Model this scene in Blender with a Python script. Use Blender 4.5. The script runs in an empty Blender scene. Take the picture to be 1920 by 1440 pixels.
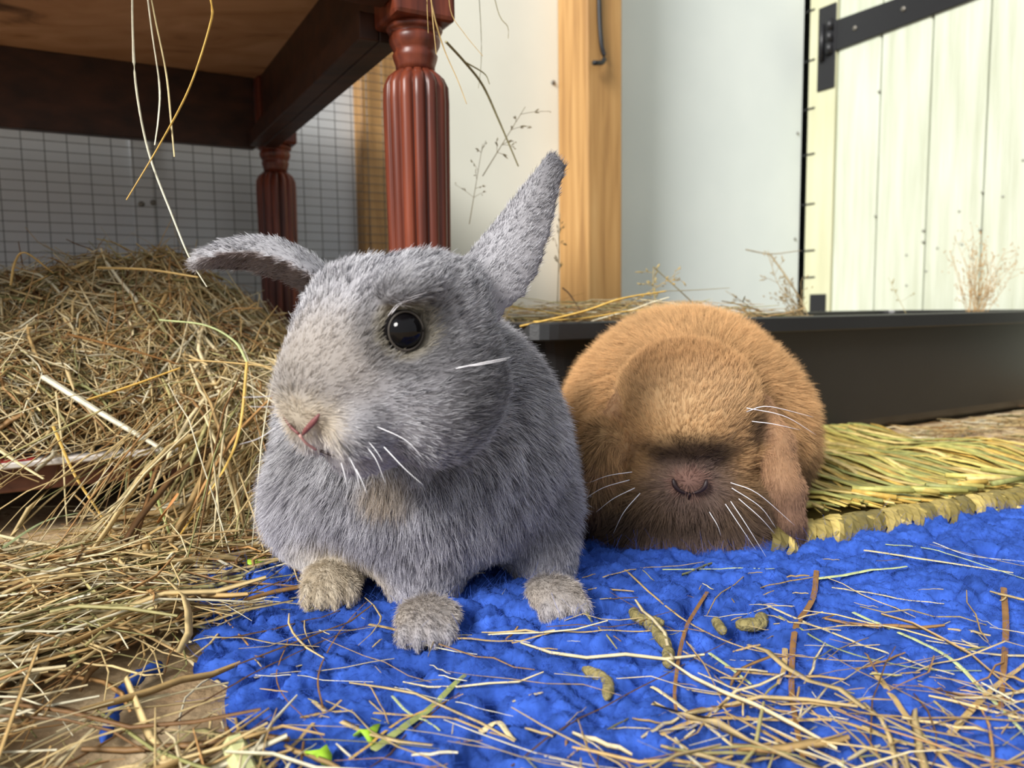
import bpy, bmesh, math
import numpy as np
from mathutils import Vector, Matrix

rng = np.random.default_rng(11)
C = bpy.context.scene.collection
SC = bpy.context.scene

# ------------------------------------------------------------------ camera
H = 0.17                      # lens height above the floor
FPX = 1440.0                  # focal length in pixels of the 1920 x 1440 frame
_up = np.array([-0.0131, 0.9951, 0.0986]); _up /= np.linalg.norm(_up)
_fw = np.array([0, 0, -1.0]); _fw = _fw - _up * (_fw @ _up); _fw /= np.linalg.norm(_fw)
_rt = np.cross(_fw, _up)
RWC = np.array([_rt, _fw, _up])          # camera vector -> world vector
CAM = np.array([0.0, 0.0, H])
cam_d = bpy.data.cameras.new('camera')
cam_d.sensor_width = 36.0
cam_d.lens = 36.0 * FPX / 1920.0
cam_d.clip_start = 0.01
cam_d.dof.use_dof = True
cam_d.dof.focus_distance = 0.42
cam_d.dof.aperture_fstop = 11.0
cam = bpy.data.objects.new('camera', cam_d)
C.objects.link(cam)
M = Matrix([[*RWC[0], 0], [*RWC[1], 0], [*RWC[2], H], [0, 0, 0, 1]])
cam.matrix_world = M
SC.camera = cam

# ------------------------------------------------------------------ light
world = bpy.data.worlds.new('sky'); SC.world = world
world.use_nodes = True
wn = world.node_tree.nodes
wn['Background'].inputs[0].default_value = (0.92, 0.965, 1.0, 1)
wn['Background'].inputs[1].default_value = 0.62
sun_d = bpy.data.lights.new('sun', 'SUN')
sun_d.energy = 4.6
sun_d.angle = math.radians(20)
sun_d.color = (1.0, 0.97, 0.93)
sun = bpy.data.objects.new('sun', sun_d); C.objects.link(sun)
_sd = Vector((-0.53, -0.65, 0.54))        # towards the sun
sun.rotation_euler = _sd.to_track_quat('Z', 'Y').to_euler()
SC.view_settings.view_transform = 'Standard'
SC.view_settings.look = 'None'
SC.view_settings.gamma = 1.0
SC.view_settings.use_curve_mapping = False
SC.view_settings.exposure = 0.35

# ------------------------------------------------------------------ geometry helpers
def ray(px, py):
    v = RWC @ np.array([(px - 960.0) / FPX, (720.0 - py) / FPX, -1.0])
    return v / v[1]
def P(px, py, d):                          # the point at distance d (along Y) seen at that pixel
    return CAM + ray(px, py) * d
def G(px, py, z=0.0):                      # the point of height z seen at that pixel
    r = ray(px, py)
    return CAM + r * ((z - H) / r[2])
TH = math.radians(29.3)
CT, ST = math.cos(TH), math.sin(TH)
def W(s, t, z=0.0):                        # room coordinates: s along the back wall, t towards it
    s, t, z = np.broadcast_arrays(np.asarray(s, float), np.asarray(t, float), np.asarray(z, float))
    return np.stack([s * CT - t * ST, s * ST + t * CT, z], -1)
def RS(p):
    p = np.asarray(p, float)
    return p[..., 0] * CT + p[..., 1] * ST, -p[..., 0] * ST + p[..., 1] * CT

def origin_of(o):
    v = np.zeros(3)
    while o is not None:
        v += np.array(o.location); o = o.parent
    return v
def raw_mesh(name, V, F, mat, col=None, smooth=True):
    V = np.asarray(V, np.float32)
    me = bpy.data.meshes.new(name)
    if isinstance(F, np.ndarray):
        m, k = F.shape
        me.vertices.add(len(V)); me.vertices.foreach_set('co', V.ravel())
        me.loops.add(m * k); me.loops.foreach_set('vertex_index', F.astype(np.int32).ravel())
        me.polygons.add(m); me.polygons.foreach_set('loop_start', np.arange(0, m * k, k, dtype=np.int32))
        me.update(calc_edges=True); me.validate()
    else:
        me.from_pydata(V.tolist(), [], [list(f) for f in F]); me.update()
    if smooth:
        me.polygons.foreach_set('use_smooth', np.ones(len(me.polygons), dtype=bool))
    if col is not None:
        a = me.attributes.new('Col', 'FLOAT_COLOR', 'POINT')
        c = np.ones((len(V), 4), np.float32); c[:, :3] = col
        a.data.foreach_set('color', c.ravel())
    if mat is not None: me.materials.append(mat)
    return me
def tag(o, label=None, cat=None, group=None, kind=None):
    if label: o['label'] = label
    if cat: o['category'] = cat
    if group: o['group'] = group
    if kind: o['kind'] = kind
    return o
def mesh_obj(name, V, F, mat, parent=None, col=None, smooth=True, origin=None):
    V = np.asarray(V, float)
    if parent is not None: org = origin_of(parent)
    else:
        org = np.array(origin, float) if origin is not None else np.array([*(V.min(0) + V.max(0))[:2] / 2, V[:, 2].min()])
    o = bpy.data.objects.new(name, raw_mesh(name, V - org, F, mat, col, smooth))
    C.objects.link(o)
    if parent is not None: o.parent = parent
    else: o.location = org
    return o
def empty(name, loc):
    o = bpy.data.objects.new(name, None); o.empty_display_size = 0.02
    C.objects.link(o); o.location = loc
    return o
def join(*parts):
    Vs, Fs, n = [], [], 0
    for V, F in parts:
        Vs.append(np.asarray(V, float)); Fs += [tuple(i + n for i in f) for f in F]; n += len(V)
    return np.concatenate(Vs), Fs
def box(p0, p1, bev=0.0, seg=1):           # in plain axes
    bm = bmesh.new()
    bmesh.ops.create_cube(bm, size=1)
    p0, p1 = np.array(p0, float), np.array(p1, float)
    for v in bm.verts:
        v.co = Vector((p0 + p1) / 2) + Vector(np.array(v.co) * (p1 - p0))
    if bev:
        bmesh.ops.bevel(bm, geom=bm.edges[:], offset=bev, segments=seg, affect='EDGES', profile=0.5)
    bm.verts.ensure_lookup_table(); bm.verts.index_update()
    V = np.array([v.co[:] for v in bm.verts]); F = [tuple(v.index for v in f.verts) for f in bm.faces]
    bm.free()
    return V, F
def rbox(s0, s1, t0, t1, z0, z1, bev=0.0, seg=1):
    V, F = box((s0, t0, z0), (s1, t1, z1), bev, seg)
    return W(V[:, 0], V[:, 1], V[:, 2]), F
def frames(Pts):
    T = np.gradient(Pts, axis=-2)
    return T / (np.linalg.norm(T, axis=-1, keepdims=True) + 1e-12)
def catmull(pts, n):
    pts = np.asarray(pts, float)
    if len(pts) == 2: return pts[0] + (pts[1] - pts[0]) * np.linspace(0, 1, n)[:, None]
    q = np.vstack([2 * pts[0] - pts[1], pts, 2 * pts[-1] - pts[-2]])
    L = np.r_[0, np.cumsum(np.linalg.norm(np.diff(pts, axis=0), axis=1))]; L /= L[-1]
    out = []
    for x in np.linspace(0, 1, n):
        i = min(np.searchsorted(L, x, side='right') - 1, len(pts) - 2)
        t = (x - L[i]) / (L[i + 1] - L[i] + 1e-12)
        a, b, c, d = q[i:i + 4]
        out.append(0.5 * (2 * b + (c - a) * t + (2 * a - 5 * b + 4 * c - d) * t * t + (3 * b - a - 3 * c + d) * t ** 3))
    return np.array(out)
def tube(pts, rad, sides=6, flat=1.0, ref=(0, 0, 1), cap=True):
    pts = np.asarray(pts, float); n = len(pts)
    rad = np.broadcast_to(np.asarray(rad, float), (n,))
    T = frames(pts); ref = np.array(ref, float)
    S = np.cross(T, ref); bad = np.linalg.norm(S, axis=1) < 1e-3
    S[bad] = np.cross(T[bad], np.array([1.0, 0.3, 0])); S /= np.linalg.norm(S, axis=1, keepdims=True)
    U = np.cross(S, T)
    a = np.linspace(0, 2 * np.pi, sides, endpoint=False)
    V = pts[:, None] + rad[:, None, None] * (np.cos(a)[None, :, None] * S[:, None] + flat * np.sin(a)[None, :, None] * U[:, None])
    V = V.reshape(-1, 3); F = []
    for i in range(n - 1):
        for j in range(sides):
            k = (j + 1) % sides
            F.append((i * sides + j, i * sides + k, (i + 1) * sides + k, (i + 1) * sides + j))
    if cap: F += [tuple(range(sides))[::-1], tuple((n - 1) * sides + j for j in range(sides))]
    return V, F
def lathe(prof, center, n=32, wob=None):   # prof: (radius, z) from bottom to top
    prof = np.asarray(prof, float); a = np.linspace(0, 2 * np.pi, n, endpoint=False)
    V = []
    for r, z in prof:
        rr = r * (wob(a, z) if wob is not None else np.ones(n))
        V.append(np.stack([center[0] + rr * np.cos(a), center[1] + rr * np.sin(a), np.full(n, z)], -1))
    V = np.concatenate(V); F = []
    for i in range(len(prof) - 1):
        for j in range(n):
            k = (j + 1) % n
            F.append((i * n + j, i * n + k, (i + 1) * n + k, (i + 1) * n + j))
    F += [tuple(range(n))[::-1], tuple((len(prof) - 1) * n + j for j in range(n))]
    return V, F
def strips(Pts, w, flat, col, taper=0.35, vary=0.0):   # many straws at once: Pts (n,k,3) -> one quad mesh with colours
    n, k, _ = Pts.shape
    T = frames(Pts)
    ref = rng.normal(size=(n, 1, 3)) + np.array([0, 0, 1.2])
    S = np.cross(T, np.broadcast_to(ref, T.shape)); S /= np.linalg.norm(S, axis=-1, keepdims=True) + 1e-9
    U = np.cross(S, T)
    x = np.linspace(0, 1, k)
    prof = 1 - taper * (2 * x - 1) ** 4
    ww = (w[:, None] * prof)[..., None]
    fl = np.broadcast_to(np.asarray(flat, float), (n,))[:, None, None]
    V = np.stack([Pts + S * ww, Pts + U * ww * fl, Pts - S * ww, Pts - U * ww * fl], 2)
    V = V.reshape(-1, 3)
    base = (np.arange(n)[:, None] * k + np.arange(k - 1)[None])[..., None] * 4
    j = np.arange(4)
    F = np.stack([base + j, base + (j + 1) % 4, base + 4 + (j + 1) % 4, base + 4 + j], -1).reshape(-1, 4)
    cc = (col[:, None, None, :] * rng.uniform(0.72, 1.18, (n, 1, 4, 1)) * np.ones((1, k, 1, 1))).reshape(-1, 3)
    return V, F, cc
_nk = rng.normal(size=(3, 24, 3)); _np = rng.uniform(0, 6.28, (3, 24))
def noise(p, f, ch=0):                     # cheap smooth noise, about -1..1
    p = np.asarray(p, np.float32)
    out = np.zeros(p.shape[:-1], np.float32)
    for i in range(12):
        out += np.sin(p @ (_nk[ch, i] * f).astype(np.float32) + np.float32(_np[ch, i]))
    return out / 3.5
def sstep(x, a, b):
    t = np.clip((x - a) / (b - a), 0, 1)
    return t * t * (3 - 2 * t)

# ------------------------------------------------------------------ materials
def lin(r, g, b):
    f = lambda c: c / 12.92 if c <= 0.04045 else ((c + 0.055) / 1.055) ** 2.4
    return np.array([f(r / 255), f(g / 255), f(b / 255)])
def new_mat(name, rough=0.6, color=(0.5, 0.5, 0.5), spec=0.5, metal=0.0):
    m = bpy.data.materials.new(name); m.use_nodes = True
    b = m.node_tree.nodes['Principled BSDF']
    b.inputs['Base Color'].default_value = (*color, 1); b.inputs['Roughness'].default_value = rough
    b.inputs['Specular IOR Level'].default_value = spec; b.inputs['Metallic'].default_value = metal
    return m, m.node_tree.nodes, m.node_tree.links, b
def ramp(n, stops):
    r = n.new('ShaderNodeValToRGB')
    while len(r.color_ramp.elements) < len(stops): r.color_ramp.elements.new(0.5)
    for e, (p, c) in zip(r.color_ramp.elements, stops):
        e.position = p; e.color = (*c, 1)
    return r
def tex_mat(name, stops, scale=8.0, stretch=(1, 1, 1), detail=6.0, rough=0.6, bump=0.0, spec=0.5, rot=0.0, dist=0.0, bscale=None):
    m, n, l, b = new_mat(name, rough, spec=spec)
    tc = n.new('ShaderNodeTexCoord'); mp = n.new('ShaderNodeMapping')
    mp.inputs['Scale'].default_value = stretch; mp.inputs['Rotation'].default_value = (0, 0, rot)
    l.new(tc.outputs['Object'], mp.inputs['Vector'])
    t = n.new('ShaderNodeTexNoise'); t.inputs['Scale'].default_value = scale; t.inputs['Detail'].default_value = detail
    t.inputs['Distortion'].default_value = dist
    l.new(mp.outputs[0], t.inputs['Vector'])
    r = ramp(n, stops); l.new(t.outputs['Fac'], r.inputs[0]); l.new(r.outputs[0], b.inputs['Base Color'])
    if bump:
        t2 = t
        if bscale:
            t2 = n.new('ShaderNodeTexNoise'); t2.inputs['Scale'].default_value = bscale; t2.inputs['Detail'].default_value = 4
            l.new(mp.outputs[0], t2.inputs['Vector'])
        bp = n.new('ShaderNodeBump'); bp.inputs['Strength'].default_value = bump; bp.inputs['Distance'].default_value = 0.004
        l.new(t2.outputs['Fac'], bp.inputs['Height']); l.new(bp.outputs[0], b.inputs['Normal'])
    return m
def attr_mat(name, rough=0.6, spec=0.3, fibre=0.0, trans=0.0):
    m, n, l, b = new_mat(name, rough, spec=spec)
    a = n.new('ShaderNodeAttribute'); a.attribute_name = 'Col'
    src = a.outputs['Color']
    if fibre:
        tc = n.new('ShaderNodeTexCoord'); t = n.new('ShaderNodeTexNoise')
        t.inputs['Scale'].default_value = 160; t.inputs['Detail'].default_value = 3
        l.new(tc.outputs['Object'], t.inputs['Vector'])
        r = ramp(n, [(0.3, (1 - fibre,) * 3), (0.7, (1 + fibre * 0.4,) * 3)])
        l.new(t.outputs['Fac'], r.inputs[0])
        mx = n.new('ShaderNodeMix'); mx.data_type = 'RGBA'; mx.blend_type = 'MULTIPLY'; mx.inputs[0].default_value = 1
        l.new(src, mx.inputs[6]); l.new(r.outputs[0], mx.inputs[7]); src = mx.outputs[2]
    l.new(src, b.inputs['Base Color'])
    if trans:
        tr = n.new('ShaderNodeBsdfTranslucent'); l.new(src, tr.inputs['Color'])
        ms = n.new('ShaderNodeMixShader'); ms.inputs[0].default_value = trans
        l.new(b.outputs[0], ms.inputs[1]); l.new(tr.outputs[0], ms.inputs[2])
        l.new(ms.outputs[0], n['Material Output'].inputs['Surface'])
    return m
def hair_mat(name, root=0.45, rough=0.55, trans=0.25):
    m, n, l, b = new_mat(name, rough, spec=0.25)
    a = n.new('ShaderNodeAttribute'); a.attribute_name = 'Col'
    hi = n.new('ShaderNodeHairInfo')
    r = ramp(n, [(0.0, (root,) * 3), (0.75, (1, 1, 1))]); l.new(hi.outputs['Intercept'], r.inputs[0])
    mx = n.new('ShaderNodeMix'); mx.data_type = 'RGBA'; mx.blend_type = 'MULTIPLY'; mx.inputs[0].default_value = 1
    l.new(a.outputs['Color'], mx.inputs[6]); l.new(r.outputs[0], mx.inputs[7])
    l.new(mx.outputs[2], b.inputs['Base Color'])
    tr = n.new('ShaderNodeBsdfTranslucent'); l.new(mx.outputs[2], tr.inputs['Color'])
    ms = n.new('ShaderNodeMixShader'); ms.inputs[0].default_value = trans
    l.new(b.outputs[0], ms.inputs[1]); l.new(tr.outputs[0], ms.inputs[2])
    l.new(ms.outputs[0], n['Material Output'].inputs['Surface'])
    return m

M_floor = tex_mat('sandy_floor', [(0.3, lin(150, 122, 88)), (0.55, lin(190, 165, 128)), (0.75, lin(214, 192, 155))], 30, rough=0.9, bump=0.5, bscale=180)
M_panel = tex_mat('white_panel', [(0.35, lin(204, 211, 211)), (0.65, lin(214, 220, 219))], 3, rough=0.5, spec=0.3)
M_panel_cream = tex_mat('cream_panel', [(0.35, lin(216, 217, 205)), (0.65, lin(226, 227, 215))], 3, rough=0.5, spec=0.3)
M_panel_grey = tex_mat('grey_panel', [(0.35, lin(196, 200, 204)), (0.65, lin(208, 212, 214))], 4, rough=0.6, spec=0.2)
M_paint = tex_mat('painted_plank', [(0.3, lin(176, 181, 160)), (0.55, lin(190, 195, 178)), (0.75, lin(200, 205, 190))], 9, (6, 6, 0.5), rough=0.45, bump=0.25, spec=0.35, bscale=40)
M_jamb = tex_mat('cream_jamb', [(0.3, lin(180, 180, 148)), (0.7, lin(196, 196, 166))], 9, (4, 4, 0.5), rough=0.5)
M_pine = tex_mat('pine_post', [(0.25, lin(138, 100, 56)), (0.5, lin(172, 131, 78)), (0.75, lin(188, 149, 96))], 14, (5, 5, 0.25), rough=0.55, bump=0.1, dist=0.6)
M_mahog = tex_mat('mahogany', [(0.25, lin(52, 22, 15)), (0.5, lin(98, 44, 28)), (0.75, lin(134, 66, 42))], 22, (3, 3, 0.3), rough=0.36, bump=0.08, spec=0.35, dist=0.4)
M_mahog_dk = tex_mat('dark_mahogany', [(0.3, lin(38, 22, 16)), (0.7, lin(72, 42, 28))], 18, (0.4, 3, 3), rough=0.5, bump=0.08)
M_ply = tex_mat('plywood_underside', [(0.25, lin(110, 76, 54)), (0.42, lin(196, 146, 108)), (0.7, lin(220, 172, 134))], 9, (1, 2.2, 1), rough=0.7, detail=9, dist=0.8)
M_blackiron, *_ = new_mat('black_iron', 0.42, (0.010, 0.010, 0.012), 0.4)
M_wire, *_ = new_mat('galvanised_wire', 0.5, lin(96, 98, 100), 0.5, 0.3)
M_screw, *_ = new_mat('screw_steel', 0.4, lin(120, 116, 108), 0.5, 0.6)
M_nail, *_ = new_mat('painted_nail_head', 0.6, lin(150, 152, 140))
M_gap, *_ = new_mat('dark_gap', 0.9, (0.01, 0.012, 0.011))
M_tray = tex_mat('black_plastic', [(0.3, lin(29, 29, 30)), (0.7, lin(37, 37, 37))], 6, rough=0.42, bump=0.06, bscale=350, spec=0.5)
M_white = tex_mat('white_laminate', [(0.3, lin(205, 198, 190)), (0.7, lin(226, 220, 212))], 12, rough=0.5)
M_red, *_ = new_mat('red_edge', 0.6, lin(150, 40, 36))
M_brownboard = tex_mat('brown_board', [(0.3, lin(70, 40, 26)), (0.7, lin(112, 66, 42))], 14, (1, 3, 6), rough=0.5)
M_hay = attr_mat('dry_hay', 0.55, 0.35, 0.25, 0.12)
M_straw = attr_mat('straw_strand', 0.5, 0.4, 0.3)
M_rug = attr_mat('blue_wool', 0.95, 0.05, 0.35)
M_fuzz = hair_mat('blue_wool_fuzz', 0.8, 0.8, 0.3)
M_fur = hair_mat('rabbit_fur', 0.22, 0.6, 0.22)
M_skin = attr_mat('rabbit_coat', 0.8, 0.1)
M_eye, *_ = new_mat('rabbit_eye', 0.03, (0.004, 0.0035, 0.004), 0.2)
M_lid, *_ = new_mat('eyelid_skin', 0.5, lin(60, 55, 50), 0.3)
M_pink, *_ = new_mat('pink_nose_skin', 0.45, lin(196, 146, 140), 0.5)
M_dkpink, *_ = new_mat('dark_nostril', 0.5, lin(118, 70, 70), 0.4)
M_dkbrown, *_ = new_mat('dark_muzzle_skin', 0.5, lin(40, 26, 26), 0.4)
M_lilac, *_ = new_mat('lilac_lip', 0.5, lin(128, 108, 116), 0.4)
M_whisk, *_ = new_mat('whisker', 0.35, lin(236, 234, 238), 0.6)
M_pellet = tex_mat('pellet', [(0.3, lin(92, 84, 48)), (0.55, lin(136, 124, 78)), (0.75, lin(160, 148, 104))], 160, rough=0.9, bump=0.8, bscale=300)
M_leaf, *_ = new_mat('lime_leaf', 0.5, lin(150, 190, 50), 0.4)
M_cap, *_ = new_mat('dull_green_metal', 0.5, lin(34, 46, 42), 0.5, 0.4)

# ------------------------------------------------------------------ the setting
def struct(o): o['kind'] = 'structure'; return o
V, F = box((-1.6, -0.8, -0.05), (2.4, 3.2, 0.0))
struct(mesh_obj('floor', V, F, M_floor, smooth=False, origin=(0, 0, 0)))

wall_back = struct(empty('wall_back', W(0.6, 1.3)))
V, F = rbox(-1.2, 1.6, 1.27, 1.33, 0, 1.5); mesh_obj('backing', V, F, M_panel_grey, wall_back, smooth=False)
V, F = rbox(-1.2, 0.09, 1.25, 1.27, 0, 1.5, 0.001); mesh_obj('panel', V, F, M_panel_grey, wall_back, smooth=False)
V, F = rbox(0.094, 0.44, 1.25, 1.27, 0, 1.5, 0.001); mesh_obj('panel', V, F, M_panel_grey, wall_back, smooth=False)
V, F = rbox(0.078, 0.106, 1.245, 1.2499, 0, 1.5, 0.001); mesh_obj('joint_strip', V, F, M_panel_grey, wall_back, smooth=False)
V, F = rbox(0.45, 0.83, 1.215, 1.27, 0, 1.5, 0.001); mesh_obj('panel', V, F, M_panel_cream, wall_back, smooth=False)
V, F = rbox(0.835, 1.432, 1.215, 1.27, 0, 1.5, 0.001); mesh_obj('panel', V, F, M_panel, wall_back, smooth=False)
def on_plane_t(px, py, t):
    r = ray(px, py); k = t / (-r[0] * ST + r[1] * CT); return CAM + r * k
def on_plane_s(px, py, s):
    r = ray(px, py); k = s / (r[0] * CT + r[1] * ST); return CAM + r * k
def stud(name, p, normal, r, h, mat, parent):
    normal = np.array(normal, float)
    V, F = tube([p - normal * 0.002, p + normal * h * 0.6, p + normal * h], [r, r, r * 0.55], 10)
    return mesh_obj(name, V, F, mat, parent)
for px, py, t in ((265, 383, 1.245), (287, 380, 1.245), (1037, 155, 1.215), (1495, 250, 1.215), (1490, 448, 1.215)):
    p = on_plane_t(px, py, t)
    stud('screw', p, (ST, -CT, 0), 0.0042 if px < 1100 else 0.003, 0.003, M_screw, wall_back)

wall_right = struct(empty('wall_right', W(1.5, 0.4)))
V, F = rbox(1.478, 1.54, -0.6, 1.33, 0, 1.5); mesh_obj('backing', V, F, M_gap, wall_right, smooth=False)
struct(mesh_obj('trim_1', *rbox(0.785, 0.859, 1.12, 1.2145, 0, 1.5, 0.003, 2), M_pine, smooth=False))
struct(mesh_obj('trim_2', *rbox(0.412, 0.50, 1.213, 1.262, 0, 1.5, 0.002), M_pine, smooth=False))
V, F = rbox(1.4395, 1.477, 1.137, 1.207, 0, 1.5, 0.0015)
jamb = struct(mesh_obj('trim_3', V, F, M_jamb, smooth=False))
for py in (22, 115, 205, 290, 383, 470, 520):     # thin dark nicks along the jamb edge
    p = on_plane_s(1516, py, 1.4395); s, t = RS(p)
    V, F = rbox(1.4375, 1.4405, t - 0.017, t + 0.017, p[2] - 0.0016, p[2] + 0.0016)
    mesh_obj('staple', V, F, M_gap, jamb, smooth=False)
tag(jamb, 'cream door jamb with a row of dark staples beside the dark gap')

door = struct(empty('door_1', W(1.46, 0.9)))
edges = [1.1365, 1.033, 0.926, 0.819, 0.712, 0.605, 0.498]
for a, b in zip(edges, edges[1:]):
    V, F = rbox(1.443, 1.476, b + 0.0012, a - 0.0012, 0.012, 1.5, 0.0035)
    mesh_obj('plank', V, F, M_paint, door, smooth=False)
V, F = rbox(1.46, 1.477, edges[-1], edges[0], 0.013, 1.5); mesh_obj('groove_backing', V, F, M_jamb, door, smooth=False)
hp = on_plane_s(1547, 92, 1.4395); hs, ht = RS(hp); hz = hp[2]
V1 = rbox(1.4355, 1.4394, 1.137, 1.181, hz - 0.086, hz + 0.088, 0.001)
hinge = tag(mesh_obj('hinge', *V1, M_blackiron, door, smooth=False), 'black iron strap hinge')
strap_z = hz + 0.020
V, F = box((0, 0, 0), (1, 1, 1), 0)
sv = []
for x, y, z in V:                                      # a strap that tapers along the planks
    t = 1.140 - 0.514 * y; hw = 0.031 - 0.012 * y
    sv.append(W(1.4375 + 0.0052 * x, t, strap_z + (2 * z - 1) * hw))
mesh_obj('strap', sv, F, M_blackiron, hinge, smooth=False)
for k in range(3):
    z0 = strap_z - 0.036 + k * 0.024
    V, F = tube([W(1.434, 1.150, z0), W(1.434, 1.150, z0 + 0.0228)], 0.0085, 12); mesh_obj('knuckle', V, F, M_blackiron, hinge)
V, F = tube([W(1.4325, 1.168, strap_z - 0.045), W(1.4325, 1.168, strap_z + 0.03)], 0.006, 12); mesh_obj('pin', V, F, M_blackiron, hinge)
for px, py in ((1603, 53), (1694, 17)):
    stud('screw', on_plane_s(px, py, 1.4375), (-CT, -ST, 0), 0.005, 0.003, M_screw, hinge)
for px, py in ((1843, 359), (1881, 368), (1799, 396), (1838, 430), (1804, 458), (1758, 465), (1731, 453), (1731, 432), (1700, 478), (1737, 508), (1700, 535), (1648, 171), (1642, 404), (1919, 300)):
    stud('nail', on_plane_s(px, py, 1.443), (-CT, -ST, 0), 0.0028, 0.0014, M_nail, door)
p0 = on_plane_s(1520, 552, 1.4385); p1 = on_plane_s(1548, 585, 1.4385)
(_, t0), (_, t1) = RS(p0), RS(p1)
mesh_obj('lower_hinge_plate', *rbox(1.4345, 1.4394, t1, t0, p1[2] - 0.02, p0[2], 0.001), M_blackiron, door, smooth=False)

# welded wire mesh over the left of the back wall
wm = empty('wire_mesh', W(0.1, 1.209, 0))
tag(wm, 'grey welded wire mesh panel stretched over the wall behind the table', 'wire mesh')
sv = np.arange(-0.34, 0.50, 0.0262); zv = np.arange(0.012, 0.80, 0.0133)
vm = raw_mesh('wire', *tube([[0, 0, 0], [0, 0, 0.80]], 0.0006, 5), M_wire)
hm = raw_mesh('wire', *tube([[0, 0, 0], [CT * 0.84, ST * 0.84, 0]], 0.00055, 5), M_wire)
for s in sv:
    o = bpy.data.objects.new('wire', vm); C.objects.link(o); o.parent = wm
    o.location = Vector(W(s, 1.209, 0.0)) - wm.location
for z in zv:
    o = bpy.data.objects.new('wire', hm); C.objects.link(o); o.parent = wm
    o.location = Vector(W(-0.34, 1.2079, z)) - wm.location

# black hook on the pine post
hk = [on_plane_t(1123, -60, 1.117), on_plane_t(1124, 30, 1.115), on_plane_t(1128, 85, 1.112), on_plane_t(1133, 106, 1.111), on_plane_t(1130, 117, 1.109), on_plane_t(1113, 118, 1.104)]
tag(mesh_obj('hook', *tube(catmull(hk, 24), 0.0042, 8), M_blackiron), 'black bent metal hook hanging on the pine post', 'hook')

# ------------------------------------------------------------------ table
table = empty('table', W(-0.09, 0.9, 0))
tag(table, 'reddish brown wooden table with reeded turned legs above the hay heap', 'table')
mesh_obj('tabletop', *rbox(-0.56, 0.315, 0.575, 1.198, 0.50, 0.522, 0.004, 2), M_ply, table, smooth=False)
mesh_obj('apron', *rbox(-0.44, 0.236, 1.160, 1.178, 0.402, 0.4995, 0.001), M_mahog_dk, table, smooth=False)
mesh_obj('apron', *rbox(-0.44, 0.236, 0.612, 0.634, 0.42, 0.4995, 0.001), M_mahog_dk, table, smooth=False)
mesh_obj('apron', *rbox(0.243, 0.263, 0.66, 1.146, 0.402, 0.4995, 0.001), M_mahog_dk, table, smooth=False)
mesh_obj('apron', *rbox(-0.487, -0.467, 0.66, 1.146, 0.402, 0.4995, 0.001), M_mahog_dk, table, smooth=False)
mesh_obj('corner_rail', *rbox(0.225, 0.2425, 0.66, 1.15, 0.402, 0.425, 0.001), M_mahog_dk, table, smooth=False)
def reeds(a, z): return 0.80 + 0.20 * np.abs(np.cos(a * 7.0)) ** 0.4
for s, t in ((0.264, 0.632), (0.264, 1.168), (-0.477, 0.632), (-0.477, 1.168)):
    c = W(s, t)
    leg = mesh_obj('leg', *rbox(s - 0.027, s + 0.027, t - 0.027, t + 0.027, 0.4085, 0.4995, 0.004, 2), M_mahog, table, smooth=False)
    prof = [(0.0165, 0.371), (0.0168, 0.376), (0.0185, 0.381), (0.0193, 0.3845), (0.0180, 0.3865), (0.0190, 0.389), (0.0212, 0.393), (0.0218, 0.397), (0.0210, 0.4005), (0.0190, 0.4022), (0.0228, 0.4033), (0.0240, 0.4055), (0.0235, 0.408), (0.022, 0.409)]
    mesh_obj('turned_collar', *lathe(prof, c, 40), M_mahog, leg)
    prof = [(0.021, 0.05), (0.0255, 0.06), (0.0258, 0.12), (0.0275, 0.25), (0.0285, 0.345), (0.028, 0.358), (0.0245, 0.3655), (0.018, 0.371)]
    mesh_obj('reeded_shaft', *lathe(prof, c, 140, reeds), M_mahog, leg)
    prof = [(0.015, 0.0), (0.018, 0.002), (0.019, 0.02), (0.015, 0.03), (0.017, 0.04), (0.023, 0.044), (0.024, 0.049), (0.02, 0.052)]
    mesh_obj('foot', *lathe(prof, c, 32), M_mahog, leg)
    if s > 0 and t < 1:
        mc = W(s + 0.002, t - 0.027, 0.447)
        n_ = np.array([ST, -CT, 0])
        mesh_obj('metal_cap', *tube([mc, mc + n_ * 0.002, mc + n_ * 0.004], [0.0135, 0.0135, 0.009], 20), M_cap, leg)

# ------------------------------------------------------------------ tray
TS0, TS1, TT0, TT1, TZ = 0.36, 1.40, 0.605, 0.98, 0.156
tray = empty('litter_tray', W(0.9, 0.8, 0))
tag(tray, 'long low black plastic tray with a flat rim in front of the door', 'tray')
def ring(s0, s1, t0, t1, z, r=0.03, n=6):
    out = []
    for (cs, ct, a0) in ((s1 - r, t1 - r, 0), (s0 + r, t1 - r, 90), (s0 + r, t0 + r, 180), (s1 - r, t0 + r, 270)):
        for k in range(n):
            a = math.radians(a0 + 90 * k / (n - 1)); out.append((cs + r * math.cos(a), ct + r * math.sin(a), z))
    return np.array(out)
def loft(rings, cap_last=False, cap_first=False):
    n = len(rings[0]); V = np.concatenate(rings); F = []
    for i in range(len(rings) - 1):
        for j in range(n):
            k = (j + 1) % n; F.append((i * n + j, i * n + k, (i + 1) * n + k, (i + 1) * n + j))
    if cap_first: F.append(tuple(range(n))[::-1])
    if cap_last: F.append(tuple((len(rings) - 1) * n + j for j in range(n)))
    return W(V[:, 0], V[:, 1], V[:, 2]), F
def tr(off, z, r=0.03): return ring(TS0 + off, TS1 - off, TT0 + off, TT1 - off, z, r)
V, F = loft([tr(0.045, 0.004), tr(0.034, 0.012), tr(0.030, 0.02), tr(0.016, 0.142), tr(0.014, 0.152), tr(0.018, 0.152), tr(0.034, 0.022), tr(0.05, 0.010)], True, True)
mesh_obj('basin', V, F, M_tray, tray, smooth=False)
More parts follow.
